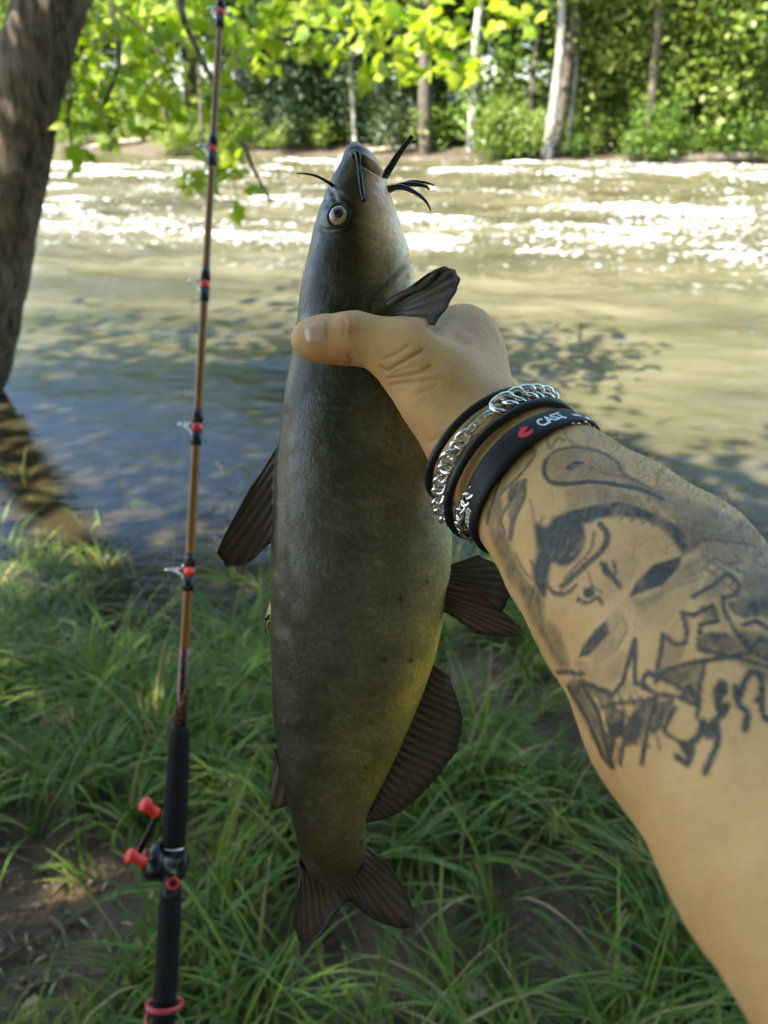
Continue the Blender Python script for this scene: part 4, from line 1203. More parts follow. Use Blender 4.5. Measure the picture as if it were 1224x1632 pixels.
# ---- creases of the thumb and palm
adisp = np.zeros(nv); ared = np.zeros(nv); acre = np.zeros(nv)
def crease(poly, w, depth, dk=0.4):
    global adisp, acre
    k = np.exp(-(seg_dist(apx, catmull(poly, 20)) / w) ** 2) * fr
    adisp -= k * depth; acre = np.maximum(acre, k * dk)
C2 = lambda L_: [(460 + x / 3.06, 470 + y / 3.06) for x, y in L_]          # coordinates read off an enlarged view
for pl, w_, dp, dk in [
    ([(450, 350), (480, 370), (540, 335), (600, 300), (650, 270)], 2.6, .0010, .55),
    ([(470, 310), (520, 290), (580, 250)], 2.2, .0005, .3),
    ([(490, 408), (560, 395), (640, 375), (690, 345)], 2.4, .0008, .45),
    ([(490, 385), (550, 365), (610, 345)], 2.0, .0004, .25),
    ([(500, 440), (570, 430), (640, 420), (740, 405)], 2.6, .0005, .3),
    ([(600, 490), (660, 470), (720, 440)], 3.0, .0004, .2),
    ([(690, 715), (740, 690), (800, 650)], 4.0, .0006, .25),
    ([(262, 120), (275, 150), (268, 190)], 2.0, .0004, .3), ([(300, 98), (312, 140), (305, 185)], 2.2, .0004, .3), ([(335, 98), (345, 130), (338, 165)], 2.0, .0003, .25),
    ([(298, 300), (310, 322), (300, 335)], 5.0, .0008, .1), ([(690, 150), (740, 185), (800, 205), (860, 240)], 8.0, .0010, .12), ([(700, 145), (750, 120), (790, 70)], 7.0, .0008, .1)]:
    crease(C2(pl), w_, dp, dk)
for bx_, by_, br, am in [(300, 140, 46, .0008), (560, 460, 60, -.0008), (900, 300, 80, .0010), (640, 330, 30, .0006)]:
    p = C2([(bx_, by_)])[0]
    adisp += am * np.exp(-(((apx - p) ** 2).sum(1)) / (br / 3.06) ** 2) * fr
adisp += (fbm(AV * 60, 3) - 0.5) * 0.0009 + (fbm(AV * 300, 2) - 0.5) * 0.0003
for rx, ry, rr_, am in [(300, 150, 60, .6), (110, 260, 50, .35), (230, 310, 60, .5), (900, 200, 90, .5), (640, 130, 60, .35), (830, 330, 90, .35), (1000, 420, 90, .4), (690, 800, 60, .6), (150, 140, 40, .3)]:
    p = C2([(rx, ry)])[0]
    ared = np.maximum(ared, am * np.exp(-(((apx - p) ** 2).sum(1)) / (rr_ / 3.06) ** 2))

# ---- tattoos (drawn in an enlarged view of the forearm, then laid on the skin)
Z = np.stack([(apx[:, 0] - 740) * 2.529, (apx[:, 1] - 660) * 2.529], 1)
sel = np.where((fr > 0.01) & (Z[:, 0] > -20) & (Z[:, 0] < 1800) & (Z[:, 1] > 20) & (Z[:, 1] < 1600) & (apx[:, 0] > 760))[0]
Zs = Z[sel] + (np.stack([fbm(AV[sel] * 90, 2), fbm(AV[sel] * 90 + 7, 2)], 1) - 0.5) * 16
ink = np.zeros(len(sel))
def stroke(pts, w, a=0.85, smooth=True):
    global ink
    pts = np.asarray(pts, float)
    lo, hi = pts.min(0) - w * 2 - 12, pts.max(0) + w * 2 + 12
    s = np.where((Zs > lo).all(1) & (Zs < hi).all(1))[0]
    if not len(s): return
    pl = catmull(pts, 6 * len(pts)) if smooth and len(pts) > 2 else pts
    d = seg_dist(Zs[s], pl)
    w = w * 1.5
    ink[s] = np.maximum(ink[s], min(1, a * 1.08) * sstep(w * 0.5 + 5, w * 0.5 - 3.0, d))
def fill(pts, a, soft=9):
    global ink
    pts = np.asarray(pts, float)
    if soft >= 8:                                   # shaded areas: rounded outline, uneven tone
        k_ = len(pts); pts = catmull(np.concatenate([pts[-1:], pts, pts[:2]]), (k_ + 2) * 5)[5:-5]; soft = soft * 1.5
    lo, hi = pts.min(0) - soft - 2, pts.max(0) + soft + 2
    s = np.where((Zs > lo).all(1) & (Zs < hi).all(1))[0]
    if not len(s): return
    d = seg_dist(Zs[s], np.concatenate([pts, pts[:1]])); ins = in_poly(Zs[s], pts)
    tex = (0.62 + 0.7 * fbm(np.stack([Zs[s, 0] * 0.10 + Zs[s, 1] * 0.03, Zs[s, 1] * 0.025, np.zeros(len(s))], 1), 3)) * (0.55 + 0.9 * fbm(np.stack([Zs[s, 0] * 0.018, Zs[s, 1] * 0.018, np.full(len(s), a * 9)], 1), 2))
    ink[s] = np.maximum(ink[s], np.clip(a * 1.3 * tex, 0, 0.97) * sstep(-soft, soft * 0.6, np.where(ins, d, -d)))
# looping band near the wrist
stroke([(330, 190), (325, 240), (350, 275), (420, 283), (520, 275), (620, 285), (720, 305), (800, 345)], 12, .85)
stroke([(330, 190), (370, 150), (450, 135), (530, 145), (600, 180), (640, 240), (700, 275), (760, 300)], 8, .7)
stroke([(480, 205), (560, 235), (650, 255), (720, 290)], 6, .6)
fill([(405, 215), (440, 185), (485, 190), (470, 212), (430, 232)], .8, 5)
fill([(335, 195), (380, 155), (470, 142), (560, 165), (620, 235), (640, 275), (540, 265), (430, 275), (360, 268)], .30)
stroke([(345, 60), (330, 100), (345, 140), (375, 100), (400, 110)], 7, .5); stroke([(400, 60), (420, 110), (460, 130)], 6, .4)
# folded figure beside the wristband
stroke([(270, 125), (280, 170), (240, 230), (190, 280), (140, 330)], 7, .75); stroke([(265, 130), (200, 190), (150, 260), (110, 370), (95, 440)], 8, .85)
stroke([(245, 270), (240, 340), (200, 420), (185, 500)], 13, .75); stroke([(205, 290), (190, 350), (150, 420), (160, 480)], 9, .7)
stroke([(130, 300), (125, 380), (140, 440), (125, 520)], 8, .6); stroke([(230, 160), (180, 230), (160, 300)], 6, .6); stroke([(160, 190), (130, 250), (100, 300)], 7, .6)
fill([(190, 290), (245, 270), (240, 340), (205, 400), (185, 430), (180, 350)], .6); fill([(270, 140), (285, 165), (200, 250), (150, 310), (120, 330), (160, 230), (210, 180)], .38)
fill([(90, 330), (150, 340), (150, 430), (120, 450), (85, 430)], .45)
fill([(95, 440), (160, 480), (190, 560), (240, 660), (310, 740), (320, 850), (360, 930), (400, 1010), (380, 1010), (300, 880), (220, 720), (150, 590)], .50, 14)
stroke([(265, 350), (280, 430), (300, 470)], 6, .4); stroke([(200, 560), (240, 630), (290, 680)], 8, .5)
# dark hair mass and brow
fill([(285, 440), (330, 455), (380, 410), (470, 430), (480, 520), (450, 580), (400, 610), (355, 600), (340, 640), (325, 740), (290, 700), (275, 620), (295, 560)], .92, 10)
fill([(380, 415), (440, 390), (520, 365), (620, 350), (700, 370), (800, 420), (880, 470), (890, 540), (870, 545), (820, 480), (740, 430), (640, 410), (540, 420), (480, 440)], .72, 10)
fill([(520, 285), (620, 300), (700, 340), (680, 395), (560, 375)], .34, 14)
for k in range(14):
    x0 = 300 + 42 * k; y0 = 452 - 6 * k if k < 6 else 405 + 8 * (k - 6)
    stroke([(x0, y0), (x0 + 16, y0 - 34)], 7, .55, False)
for k in range(5): stroke([(290 + 12 * k, 640 + 10 * k), (270 + 14 * k, 590 + 8 * k)], 8, .6, False)
# ear / horn curls
stroke([(545, 445), (575, 490), (560, 550), (500, 600), (440, 650), (390, 695)], 16, .8); stroke([(520, 480), (510, 550), (450, 610), (400, 660)], 9, .6)
stroke([(330, 690), (370, 725), (420, 715), (450, 690)], 11, .75)
stroke([(555, 605), (575, 640), (600, 655), (628, 695)], 13, .8); stroke([(605, 598), (612, 640), (590, 655)], 9, .75)
fill([(550, 605), (575, 600), (600, 640), (570, 650)], .7, 6); fill([(485, 700), (520, 695), (530, 725), (500, 740), (482, 725)], .85, 6)
stroke([(462, 745), (500, 758), (540, 740), (560, 765)], 11, .8)
# eyes
fill([(668, 735), (690, 680), (760, 610), (872, 570), (862, 620), (800, 680), (720, 712)], .80, 6); fill([(720, 690), (760, 640), (830, 600), (800, 650)], .95, 6)
fill([(675, 740), (760, 720), (900, 600), (1000, 545), (920, 650), (800, 730), (720, 785)], .34, 16)
for k in range(7): stroke([(700 + 45 * k, 740 - 26 * k), (712 + 45 * k, 775 - 24 * k)], 5, .38, False)
fill([(462, 985), (480, 930), (530, 870), (578, 828), (582, 880), (540, 940), (500, 975)], .75, 6); fill([(500, 945), (540, 890), (560, 880), (530, 935)], .92, 5)
fill([(590, 820), (640, 800), (625, 920), (580, 985), (510, 1000)], .28, 14)
fill([(320, 850), (370, 860), (400, 950), (430, 1040), (390, 1030), (340, 930)], .35, 16)
# band down the outer edge
stroke([(880, 555), (920, 510), (1000, 500), (1100, 520), (1240, 545)], 13, .65); stroke([(760, 380), (800, 430), (880, 460), (960, 470), (1100, 500), (1260, 525)], 11, .55)
stroke([(1010, 580), (1060, 605), (1115, 590), (1090, 568)], 11, .7); stroke([(1260, 560), (1175, 575), (1190, 605), (1260, 612)], 11, .65); stroke([(1040, 600), (1130, 640), (1260, 665)], 12, .6)
fill([(900, 480), (1260, 500), (1260, 680), (1120, 620), (1040, 590), (950, 540)], .34, 14); fill([(640, 260), (760, 300), (900, 400), (860, 430), (740, 350)], .32, 14)
# jagged lettering
for pts in ([(925, 735), (1000, 690), (1060, 640), (1112, 680), (1090, 730), (1040, 742), (1050, 800), (1090, 870), (1150, 950), (1260, 1010)],
            [(880, 800), (920, 812), (1000, 770), (1022, 830), (950, 850), (945, 950), (1060, 972), (1150, 962)],
            [(880, 800), (897, 870), (890, 922), (845, 932), (800, 885), (790, 960), (775, 1080)],
            [(775, 1080), (820, 1030), (900, 1010), (1000, 988), (1100, 976), (1260, 1030)],
            [(600, 1130), (640, 1080), (685, 910), (690, 1080), (742, 1112)], [(740, 1040), (720, 1080), (770, 1130), (860, 1140), (942, 1172)], [(740, 1040), (850, 1090), (952, 1150)],
            [(966, 1010), (950, 1100), (940, 1222)], [(880, 1142), (910, 1090), (930, 1160)], [(600, 1130), (470, 1080), (540, 1200), (562, 1300), (602, 1422)],
            [(730, 1150), (650, 1270), (630, 1410)], [(560, 1180), (650, 1160), (730, 1150), (776, 1150), (740, 1260), (718, 1412)], [(850, 1180), (800, 1282), (870, 1322), (905, 1332)],
            [(380, 1040), (480, 1052)], [(420, 1100), (500, 1240), (560, 1380), (602, 1422)], [(1120, 850), (1180, 830), (1260, 880)], [(1150, 950), (1200, 900), (1260, 940)]):
    stroke(pts, 12, .88, False)
for pts, a_ in (([(1060, 760), (1160, 730), (1260, 690), (1260, 800), (1130, 820), (1080, 800)], .65), ([(960, 880), (1060, 880), (1140, 960), (960, 960)], .6),
                ([(820, 1030), (950, 1010), (940, 1060), (850, 1100), (800, 1080)], .55), ([(580, 1170), (650, 1200), (640, 1300), (590, 1310), (570, 1240)], .8),
                ([(660, 1220), (730, 1160), (735, 1250), (690, 1330), (640, 1340)], .75), ([(480, 1090), (600, 1140), (590, 1170), (500, 1130)], .6),
                ([(550, 1270), (610, 1290), (600, 1400), (560, 1370)], .65), ([(780, 1160), (850, 1150), (790, 1270), (745, 1300)], .65), ([(950, 770), (1010, 780), (1000, 840), (960, 845)], .5),
                ([(800, 890), (890, 930), (880, 990), (790, 1040)], .35), ([(640, 1080), (690, 1080), (700, 1130), (610, 1130)], .25), ([(850, 1110), (940, 1020), (960, 1080), (940, 1150)], .5)):
    fill(pts, a_, 6)
# extra shading and small strokes
for pts, a_ in (([(420, 300), (560, 300), (640, 340), (600, 380), (480, 380), (420, 400)], .22), ([(640, 560), (700, 600), (640, 700), (560, 760), (540, 700), (600, 640)], .16),
                ([(700, 790), (860, 700), (960, 640), (880, 780), (780, 860)], .16), ([(440, 1000), (560, 1010), (640, 960), (620, 1060), (520, 1080)], .24), ([(1090, 880), (1260, 900), (1260, 990), (1160, 950)], .55),
                ([(1130, 640), (1260, 660), (1260, 700), (1150, 720)], .5), ([(900, 1020), (960, 1015), (945, 1160), (870, 1130)], .45), ([(420, 1090), (480, 1090), (560, 1310), (540, 1340), (470, 1220)], .55),
                ([(700, 1170), (770, 1160), (730, 1260), (700, 1320)], .55), ([(990, 650), (1060, 640), (1040, 730), (960, 740)], .3), ([(860, 440), (960, 470), (950, 520), (890, 545)], .5)):
    fill(pts, a_, 12)
for pts in ([(560, 300), (600, 350), (610, 400)], [(620, 300), (660, 350), (680, 400)], [(700, 330), (730, 380), (740, 420)], [(500, 640), (520, 690), (560, 720)], [(640, 820), (650, 880), (600, 960)],
            [(560, 900), (590, 880), (620, 840)], [(880, 620), (940, 590), (980, 560)], [(900, 660), (950, 630), (1000, 590)], [(860, 690), (900, 680), (950, 660)], [(1060, 560), (1120, 545), (1180, 560)],
            [(640, 1180), (660, 1240), (650, 1300)], [(520, 1110), (560, 1170), (580, 1240)], [(600, 1310), (620, 1350), (610, 1400)], [(1090, 740), (1150, 720), (1240, 690)], [(1000, 900), (1060, 890), (1120, 930)]):
    stroke(pts, 6, .55)
# dense jagged pattern towards the outer edge of the arm
for k in range(9):
    x0 = 960 + 34 * k; y0 = 560 + 26 * k
    stroke([(x0, y0), (x0 + 26, y0 + 30), (x0 + 10, y0 + 62), (x0 + 48, y0 + 84)], 8, .6, False)
for k in range(7):
    x0 = 480 + 46 * k; y0 = 1096 + 8 * k
    stroke([(x0, y0), (x0 + 22, y0 + 60), (x0 + 14, y0 + 130), (x0 + 34, y0 + 210)], 7, .6)
for k in range(8): stroke([(660 + 70 * k, 300 + 24 * k), (700 + 70 * k, 306 + 26 * k), (730 + 70 * k, 330 + 26 * k)], 6, .5)
fill([(760, 300), (900, 340), (1100, 430), (1260, 480), (1260, 520), (1080, 490), (900, 450), (800, 390)], .42, 14)
fill([(1000, 900), (1260, 1020), (1260, 1100), (1100, 1000)], .35, 12)
# script
for pts in ([(858, 1380), (900, 1410), (917, 1345), (880, 1332), (900, 1372)], [(900, 1335), (950, 1290), (960, 1240), (985, 1300), (1010, 1250), (1018, 1330), (970, 1442)],
            [(985, 1262), (1040, 1210), (1062, 1170), (1030, 1190)], [(1030, 1200), (1018, 1120), (1040, 1080), (1052, 1110), (1020, 1165)], [(1090, 1100), (1110, 1170), (1142, 1205), (1130, 1268)],
            [(1110, 1130), (1150, 1042), (1190, 1052), (1202, 1120), (1180, 1152)], [(1200, 1110), (1212, 1222), (1260, 1215), (1300, 1140)]):
    stroke(pts, 19, .90)
aink = np.zeros(nv); aink[sel] = ink * fr[sel]
# small faded mark behind the thumb
p = C2([(735, 168)])[0]
aink = np.maximum(aink, 0.5 * np.exp(-(((apx - p) / [11, 7]) ** 2).sum(1)) * fr)
# freckles
g = np.random.default_rng(90)
for fx, fy, rr_ in [(613.0 + 0.0, 612 + 0.0, 0)] + [(721, 612, 2.2), (593, 548, 1.4)]:
    if rr_: acre = np.maximum(acre, 0.9 * np.exp(-(((apx - [fx, fy]) ** 2).sum(1)) / rr_ ** 2))

AV2 = AV + AN * adisp[:, None]
t = NT('lightly_tanned_skin')
co = t.coord('Object')
inkA = t.attr('ink').outputs['Fac']; redA = t.attr('red').outputs['Fac']; creA = t.attr('crease').outputs['Fac']
n1 = t.noise(co, 55, 4, 0.6); n2 = t.noise(co, 420, 4, 0.6); vor = t.n('TexVoronoi', {'Scale': 1500.0, 'Vector': co}, feature='DISTANCE_TO_EDGE').outputs[0]
c = t.mix(t.ramp(n1, [(0.32, 0.0), (0.68, 1.0)]), (0.60, 0.345, 0.125), (0.70, 0.430, 0.170))
c = t.mix(t.math('MULTIPLY', t.ramp(n2, [(0.45, 0.0), (0.75, 1.0)]), 0.30), c, (0.54, 0.28, 0.10))
bl_ = t.noise(co, 18, 3, 0.6)
c = t.mix(t.math('MULTIPLY', t.ramp(bl_, [(0.45, 0.0), (0.68, 1.0)]), 0.35), c, (0.66, 0.33, 0.165))
c = t.mix(t.math('MULTIPLY', redA, 0.8), c, (0.62, 0.235, 0.125))
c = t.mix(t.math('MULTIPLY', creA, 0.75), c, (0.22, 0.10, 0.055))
ik = t.math('MULTIPLY', inkA, t.math('ADD', t.math('MULTIPLY', n2, 0.35), 0.82))
c = t.mix(ik, c, (0.026, 0.034, 0.030))
hb = t.math('ADD', t.math('MULTIPLY', t.ramp(vor, [(0.0, 0.0), (0.18, 1.0)]), 0.35), n2)
M_skin = t.surf(t.bsdf(color=c, rough=t.math('ADD', t.math('MULTIPLY', n2, 0.2), 0.40), spec=0.42, sss=0.16, sss_r=(0.010, 0.0042, 0.0024), sss_s=0.35, normal=t.bump(hb, 0.42, 0.0007)))
ARM_O = l2w(np.array([.178, -.225, -.03]))
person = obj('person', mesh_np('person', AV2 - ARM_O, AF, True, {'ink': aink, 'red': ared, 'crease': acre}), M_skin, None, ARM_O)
tag(person, 'outstretched bare arm with grey tattoos, hand gripping the catfish', 'person')

# ---- thumb nail, laid on the thumb
cand = np.where((apx[:, 0] > 470) & (apx[:, 0] < 540) & (apx[:, 1] > 495) & (apx[:, 1] < 575) & (facing > 0.0) & (adep < 0.41))[0]
def on_thumb(px, py):
    d2 = ((apx[cand] - [px, py]) ** 2).sum(1); w = np.exp(-d2 / 9.0)
    if w.sum() < 1e-6: w = (d2 == d2.min()).astype(float)
    w /= w.sum()
    return (AV2[cand] * w[:, None]).sum(0), nrm((AN[cand] * w[:, None]).sum(0)), (adep[cand] * w).sum()
nu, nvv = 13, 13
nv_l = []
for a in np.linspace(-1, 1, nu):
    for b in np.linspace(-1, 1, nvv):
        k = math.sqrt(max(abs(a), abs(b)) ** 2 / max(a * a + b * b, 1e-9)) if (a or b) else 1
        rx, ry = a * (0.72 * 1 + 0.28 * k), b * (0.72 + 0.28 * k)
        px_ = 503.5 + rx * 17.5 + ry * 3.0; py_ = 530 + ry * 16.5 - rx * 3.5
        p, n_, d_ = on_thumb(px_, py_)
        w_ = P(px_, py_, d_)
        nv_l.append(w_ + n_ * (0.0005 * (1 - 0.75 * max(abs(a), abs(b)) ** 4)))
M_nail = NT('thumb_nail')
nz = M_nail.noise(M_nail.coord(), 200, 3)
M_nail = M_nail.surf(M_nail.bsdf(color=M_nail.mix(nz, (0.56, 0.34, 0.235), (0.64, 0.42, 0.31)), rough=0.30, coat=0.3, sss=0.2, sss_r=(0.006, 0.003, 0.002), sss_s=0.3))
NVt = np.array(nv_l); nf = grid_faces(nu, nvv)
if (vnormals(NVt, nf) @ FW).mean() > 0: nf = nf[:, ::-1]
obj('thumb_nail', mesh_np('thumb_nail', NVt - ARM_O, nf), M_nail, person)

# ================================================================== BRACELETS
def loop(E1, E2, ap, n=96, r=0.002, tilt=0.0):
    """closed loop round the wrist through two side points and the near apex; settled on the skin"""
    a, b, c = LC(*E1), LC(*E2), LC(*ap)
    m = (a + b) / 2
    th = np.linspace(0, 2 * math.pi, n, endpoint=False)
    W_ = (b - a) / 2; T_ = c - m
    p = m + W_ * np.cos(th)[:, None] + T_ * np.sin(th)[:, None]
    for _ in range(6):
        d, gr = sd_sample(p)
        push = np.maximum(r - d, 0)[:, None] * gr
        p = p + push
    for _ in range(3):
        p = 0.5 * p + 0.25 * (np.roll(p, 1, 0) + np.roll(p, -1, 0))
    d, gr = sd_sample(p); p = p + np.maximum(r * 0.92 - d, 0)[:, None] * gr
    return p
def resample(p, n):
    q = np.concatenate([p, p[:1]]); s = np.concatenate([[0], np.cumsum(np.linalg.norm(np.diff(q, axis=0), axis=1))])
    t_ = np.linspace(0, s[-1], n, endpoint=False)
    return np.stack([np.interp(t_, s, q[:, k]) for k in range(3)], 1), s[-1]
M_cord = simple('black_leather_cord', (0.008, 0.0075, 0.0075), 0.38, 0, 0.3, 500, 0.15, spec=0.3)
def cord(E1, E2, ap, lab):
    p = l2w(loop(E1, E2, ap, 120, 0.0022)); o = p.mean(0)
    v, f = ring(p - o, 0.0021, 12)
    tag(obj('cord_bracelet', mesh_np('cord_bracelet', v, f), M_cord, None, o), lab, 'bracelet', 'bracelets on the wrist')
cord((694, 790, .372), (852, 634, .366), (732, 672, .350), 'thin black cord bracelet nearest the hand')
cord((728, 846, .362), (886, 664, .356), (760, 706, .338), 'thin black cord bracelet between chain and rubber wristband')

t = NT('steel_chain')
M_steel = t.surf(t.bsdf(color=t.mix(t.noise(t.coord(), 300, 3), (0.62, 0.61, 0.57), (0.80, 0.79, 0.75)), metal=1.0, rough=0.20))
a = np.linspace(0, 2 * math.pi, 22, endpoint=False)
lk = np.stack([np.cos(a) * 0.0045, np.sin(a) * 0.0029, 0.0013 * np.sin(2 * a)], 1)
link_me = mesh_np('link', *ring(lk, 0.00100, 8)); link_me.materials.append(M_steel)
big = np.stack([np.cos(a) * 0.0054, np.sin(a) * 0.0036, 0.0022 * np.sin(2 * a)], 1)
big_me = mesh_np('link', *ring(big, 0.00145, 9)); big_me.materials.append(M_steel)
small_me = mesh_np('link', *ring(np.stack([np.cos(a) * 0.0034, np.sin(a) * 0.0021, 0.0004 * np.sin(2 * a)], 1), 0.0008, 7)); small_me.materials.append(M_steel)
slim_me = mesh_np('link', *ring(np.stack([np.cos(a) * 0.0044, np.sin(a) * 0.0013, 0.0004 * np.sin(2 * a)], 1), 0.00065, 7)); slim_me.materials.append(M_steel)
def chain_loop(E1, E2, ap, lab, me, pitch, big_at=(), slim_at=(), flat=False):
    p, L_ = resample(loop(E1, E2, ap, 160, 0.0013 if flat else 0.0026), 400)
    p = l2w(p); o = p.mean(0)
    root = empty('chain_bracelet', o)
    n = int(L_ / pitch); q = np.linspace(0, 400, n, endpoint=False).astype(int)
    for i, k in enumerate(q):
        tn = nrm(p[(k + 4) % 400] - p[k - 4]); out = nrm(p[k] - o - tn * ((p[k] - o) @ tn)); bn = np.cross(tn, out)
        ang = (R(12) * (1 if i % 2 else -1)) if flat else R(36) + R(10) * (1 if i % 2 else -1)
        y = out * math.sin(ang) + bn * math.cos(ang); z = np.cross(tn, y)
        pc, _ = proj(p[k][None]); 
        hit = lambda L: any(abs(pc[0, 0] - bx) + abs(pc[0, 1] - by) < br for bx, by, br in L) and (p[k] - o) @ FW < 0
        l_ = obj('link', big_me if hit(big_at) else slim_me if hit(slim_at) else me, None, root)
        c_ = p[k] - o
        l_.matrix_local = Matrix(((tn[0], y[0], z[0], c_[0]), (tn[1], y[1], z[1], c_[1]), (tn[2], y[2], z[2], c_[2]), (0, 0, 0, 1)))
    tag(root, lab, 'bracelet', 'bracelets on the wrist')
chain_loop((712, 828, .367), (872, 644, .361), (746, 690, .344), 'bright steel curb chain bracelet between the two black cords', link_me, 0.0060, [(850, 640, 34), (810, 648, 22), (722, 735, 20)], [(775, 672, 36)])
chain_loop((738, 852, .360), (926, 704, .348), (796, 738, .330), 'small steel chain tucked under the rubber wristband', small_me, 0.0046, flat=True)

# rubber wristband with print
BE1, BE2, BAP = (764, 850, .354), (916, 680, .347), (797, 724, .327)
bl, BLEN = resample(loop(BE1, BE2, BAP, 200, 0.0012), 240)
A_ = nrm(arm[3][0] - arm[1][0])
bc = bl.mean(0)
btn = nrm(np.roll(bl, -1, 0) - np.roll(bl, 1, 0)); bout = nrm((bl - bc) - btn * ((bl - bc) * btn).sum(1, keepdims=True))
bax = nrm(np.cross(btn, bout)); bax *= np.sign((bax @ A_).mean())
for _ in range(8):
    bout = nrm(bout + np.roll(bout, 1, 0) + np.roll(bout, -1, 0)); bax = nrm(bax + np.roll(bax, 1, 0) + np.roll(bax, -1, 0))
HW, TH = 0.0064, 0.0011
sec = [(-HW, TH * 0.4), (-HW * 0.96, TH), (-HW * 0.5, TH * 1.12), (0, TH * 1.16), (HW * 0.5, TH * 1.12), (HW * 0.96, TH), (HW, TH * 0.4), (HW, -TH * 0.4), (HW * 0.96, -TH), (-HW * 0.96, -TH), (-HW, -TH * 0.4)]
# settle each edge on the skin
offm = np.zeros((len(bl), 2))
for e_, sgn in ((0, -1), (1, 1)):
    pt = bl + bax * HW * sgn; d, gr = sd_sample(pt); offm[:, e_] = np.clip(TH * 1.3 - d, -0.0015, 0.006)
for _ in range(14): offm = (offm + np.roll(offm, 1, 0) + np.roll(offm, -1, 0)) / 3
def band_pt(kf, w, hgt):
    """kf float index round the band, w across, hgt above"""
    i0 = np.floor(kf).astype(int) % 240; i1 = (i0 + 1) % 240; f_ = (kf - np.floor(kf))[:, None]
    L_ = lambda A: A[i0] * (1 - f_) + A[i1] * f_
    o_ = L_(offm); u_ = (w / HW * 0.5 + 0.5)
    return L_(bl) + L_(bax) * w[:, None] + L_(bout) * (hgt + o_[:, 0] * (1 - u_) + o_[:, 1] * u_)[:, None]
ns = len(sec); bv = []
for (w_, h_) in sec:
    bv.append(band_pt(np.arange(240).astype(float), np.full(240, w_), np.full(240, h_)))
bv = l2w(np.stack(bv, 1).reshape(-1, 3)); BO = bv.mean(0)
i = np.arange(240)[:, None]; j = np.arange(ns)[None]; i2 = (i + 1) % 240; j2 = (j + 1) % ns
bf = np.stack([i * ns + j, i2 * ns + j, i2 * ns + j2, i * ns + j2], -1).reshape(-1, 4)
if (vnormals(bv, bf) * (bv - BO)).sum() < 0: bf = bf[:, ::-1]
M_rub = simple('black_silicone_rubber', (0.008, 0.008, 0.009), 0.52, 0, 0.2, 400, spec=0.25)
band = obj('rubber_wristband', mesh_np('rubber_wristband', bv - BO, bf), M_rub, None, BO)
tag(band, 'wide black rubber wristband printed with white letters and red fish mark', 'wristband', 'bracelets on the wrist')
bpx, bdp = proj(l2w(bl + bout * TH))
front = np.where((bout @ np.array([0, 0, 1.0])) > -0.05)[0]
def band_index(px, py):
    return float(front[np.argmin(((bpx[front] - [px, py]) ** 2).sum(1))])
MPI = BLEN / 240
dirn = 1.0 if band_index(890, 655) != band_index(840, 680) and ((band_index(870, 663) - band_index(840, 680) + 120) % 240 - 120) > 0 else -1.0
def wrap(v2, k0, wc):
    """flat (x along, y across) metres -> on the band"""
    kf = (k0 + dirn * v2[:, 0] / MPI) % 240
    return l2w(band_pt(kf, wc - v2[:, 1], np.full(len(v2), TH * 1.2 + 0.00016)))
def text_mesh(body, size, bold=0.0):
    cu = bpy.data.curves.new('t', 'FONT'); cu.body = body; cu.size = size; cu.offset = bold; cu.resolution_u = 6
    o = bpy.data.objects.new('t', cu); COL.objects.link(o)
    dg = bpy.context.evaluated_depsgraph_get(); dg.update()
    me = bpy.data.meshes.new_from_object(o.evaluated_get(dg)); bpy.data.objects.remove(o)
    bm = bmesh.new(); bm.from_mesh(me); bmesh.ops.triangulate(bm, faces=bm.faces)
    for _ in range(2):
        bmesh.ops.subdivide_edges(bm, edges=[e for e in bm.edges if e.calc_length() > size * 0.16], cuts=1); bmesh.ops.triangulate(bm, faces=bm.faces)
    V_ = np.array([v.co[:] for v in bm.verts]); F_ = np.array([[v.index for v in f.verts] for f in bm.faces]); bm.free()
    return V_, F_
M_white = simple('white_print', (0.78, 0.78, 0.76), 0.5, 0, 0.05)
M_redp = simple('red_print', (0.62, 0.02, 0.02), 0.45, 0, 0.1)
def put_print(name, V2, F2, k0, wc, mat):
    w_ = wrap(V2, k0, wc)
    F4 = np.asarray(F2)
    n_ = np.cross(w_[F4[:, 1]] - w_[F4[:, 0]], w_[F4[:, 2]] - w_[F4[:, 0]])
    if (n_ @ FW).sum() > 0: F4 = F4[:, ::-1]
    obj(name, mesh_np(name, w_ - BO, F4, False), mat, band)
V_, F_ = text_mesh('CAST', 0.0072, 0.00022); V_ = V_[:, :2] * [0.80, 1.0]; V_[:, 1] -= 0.0026
put_print('lettering', V_, F_, band_index(856, 672), 0.0, M_white)
V_, F_ = text_mesh('.com', 0.0066, 0.00018); V_ = V_[:, :2] * [0.9, 1.0]; V_[:, 1] -= 0.0018
put_print('lettering', V_, F_, band_index(757, 838), 0.0, M_white)
# flame-tailed fish mark
flame = [(0, 0), (0.0012, 0.0016), (0.0030, 0.0024), (0.0042, 0.0036), (0.0046, 0.0026), (0.0062, 0.0034), (0.0056, 0.0022), (0.0076, 0.0024), (0.0058, 0.0010), (0.0044, 0.0006), (0.0040, -0.0004), (0.0056, -0.0010), (0.0078, -0.0006), (0.0062, -0.0022), (0.0044, -0.0026), (0.0026, -0.0026), (0.0010, -0.0016)]
fl_ = np.array(flame); cpt = np.array([[0.0028, 0.0002]])
Vq = np.concatenate([fl_, cpt]); nq = len(fl_)
put_print('fish_mark', Vq, np.array([(i, (i + 1) % nq, nq) for i in range(nq)]), band_index(826, 692), 0.0, M_redp)

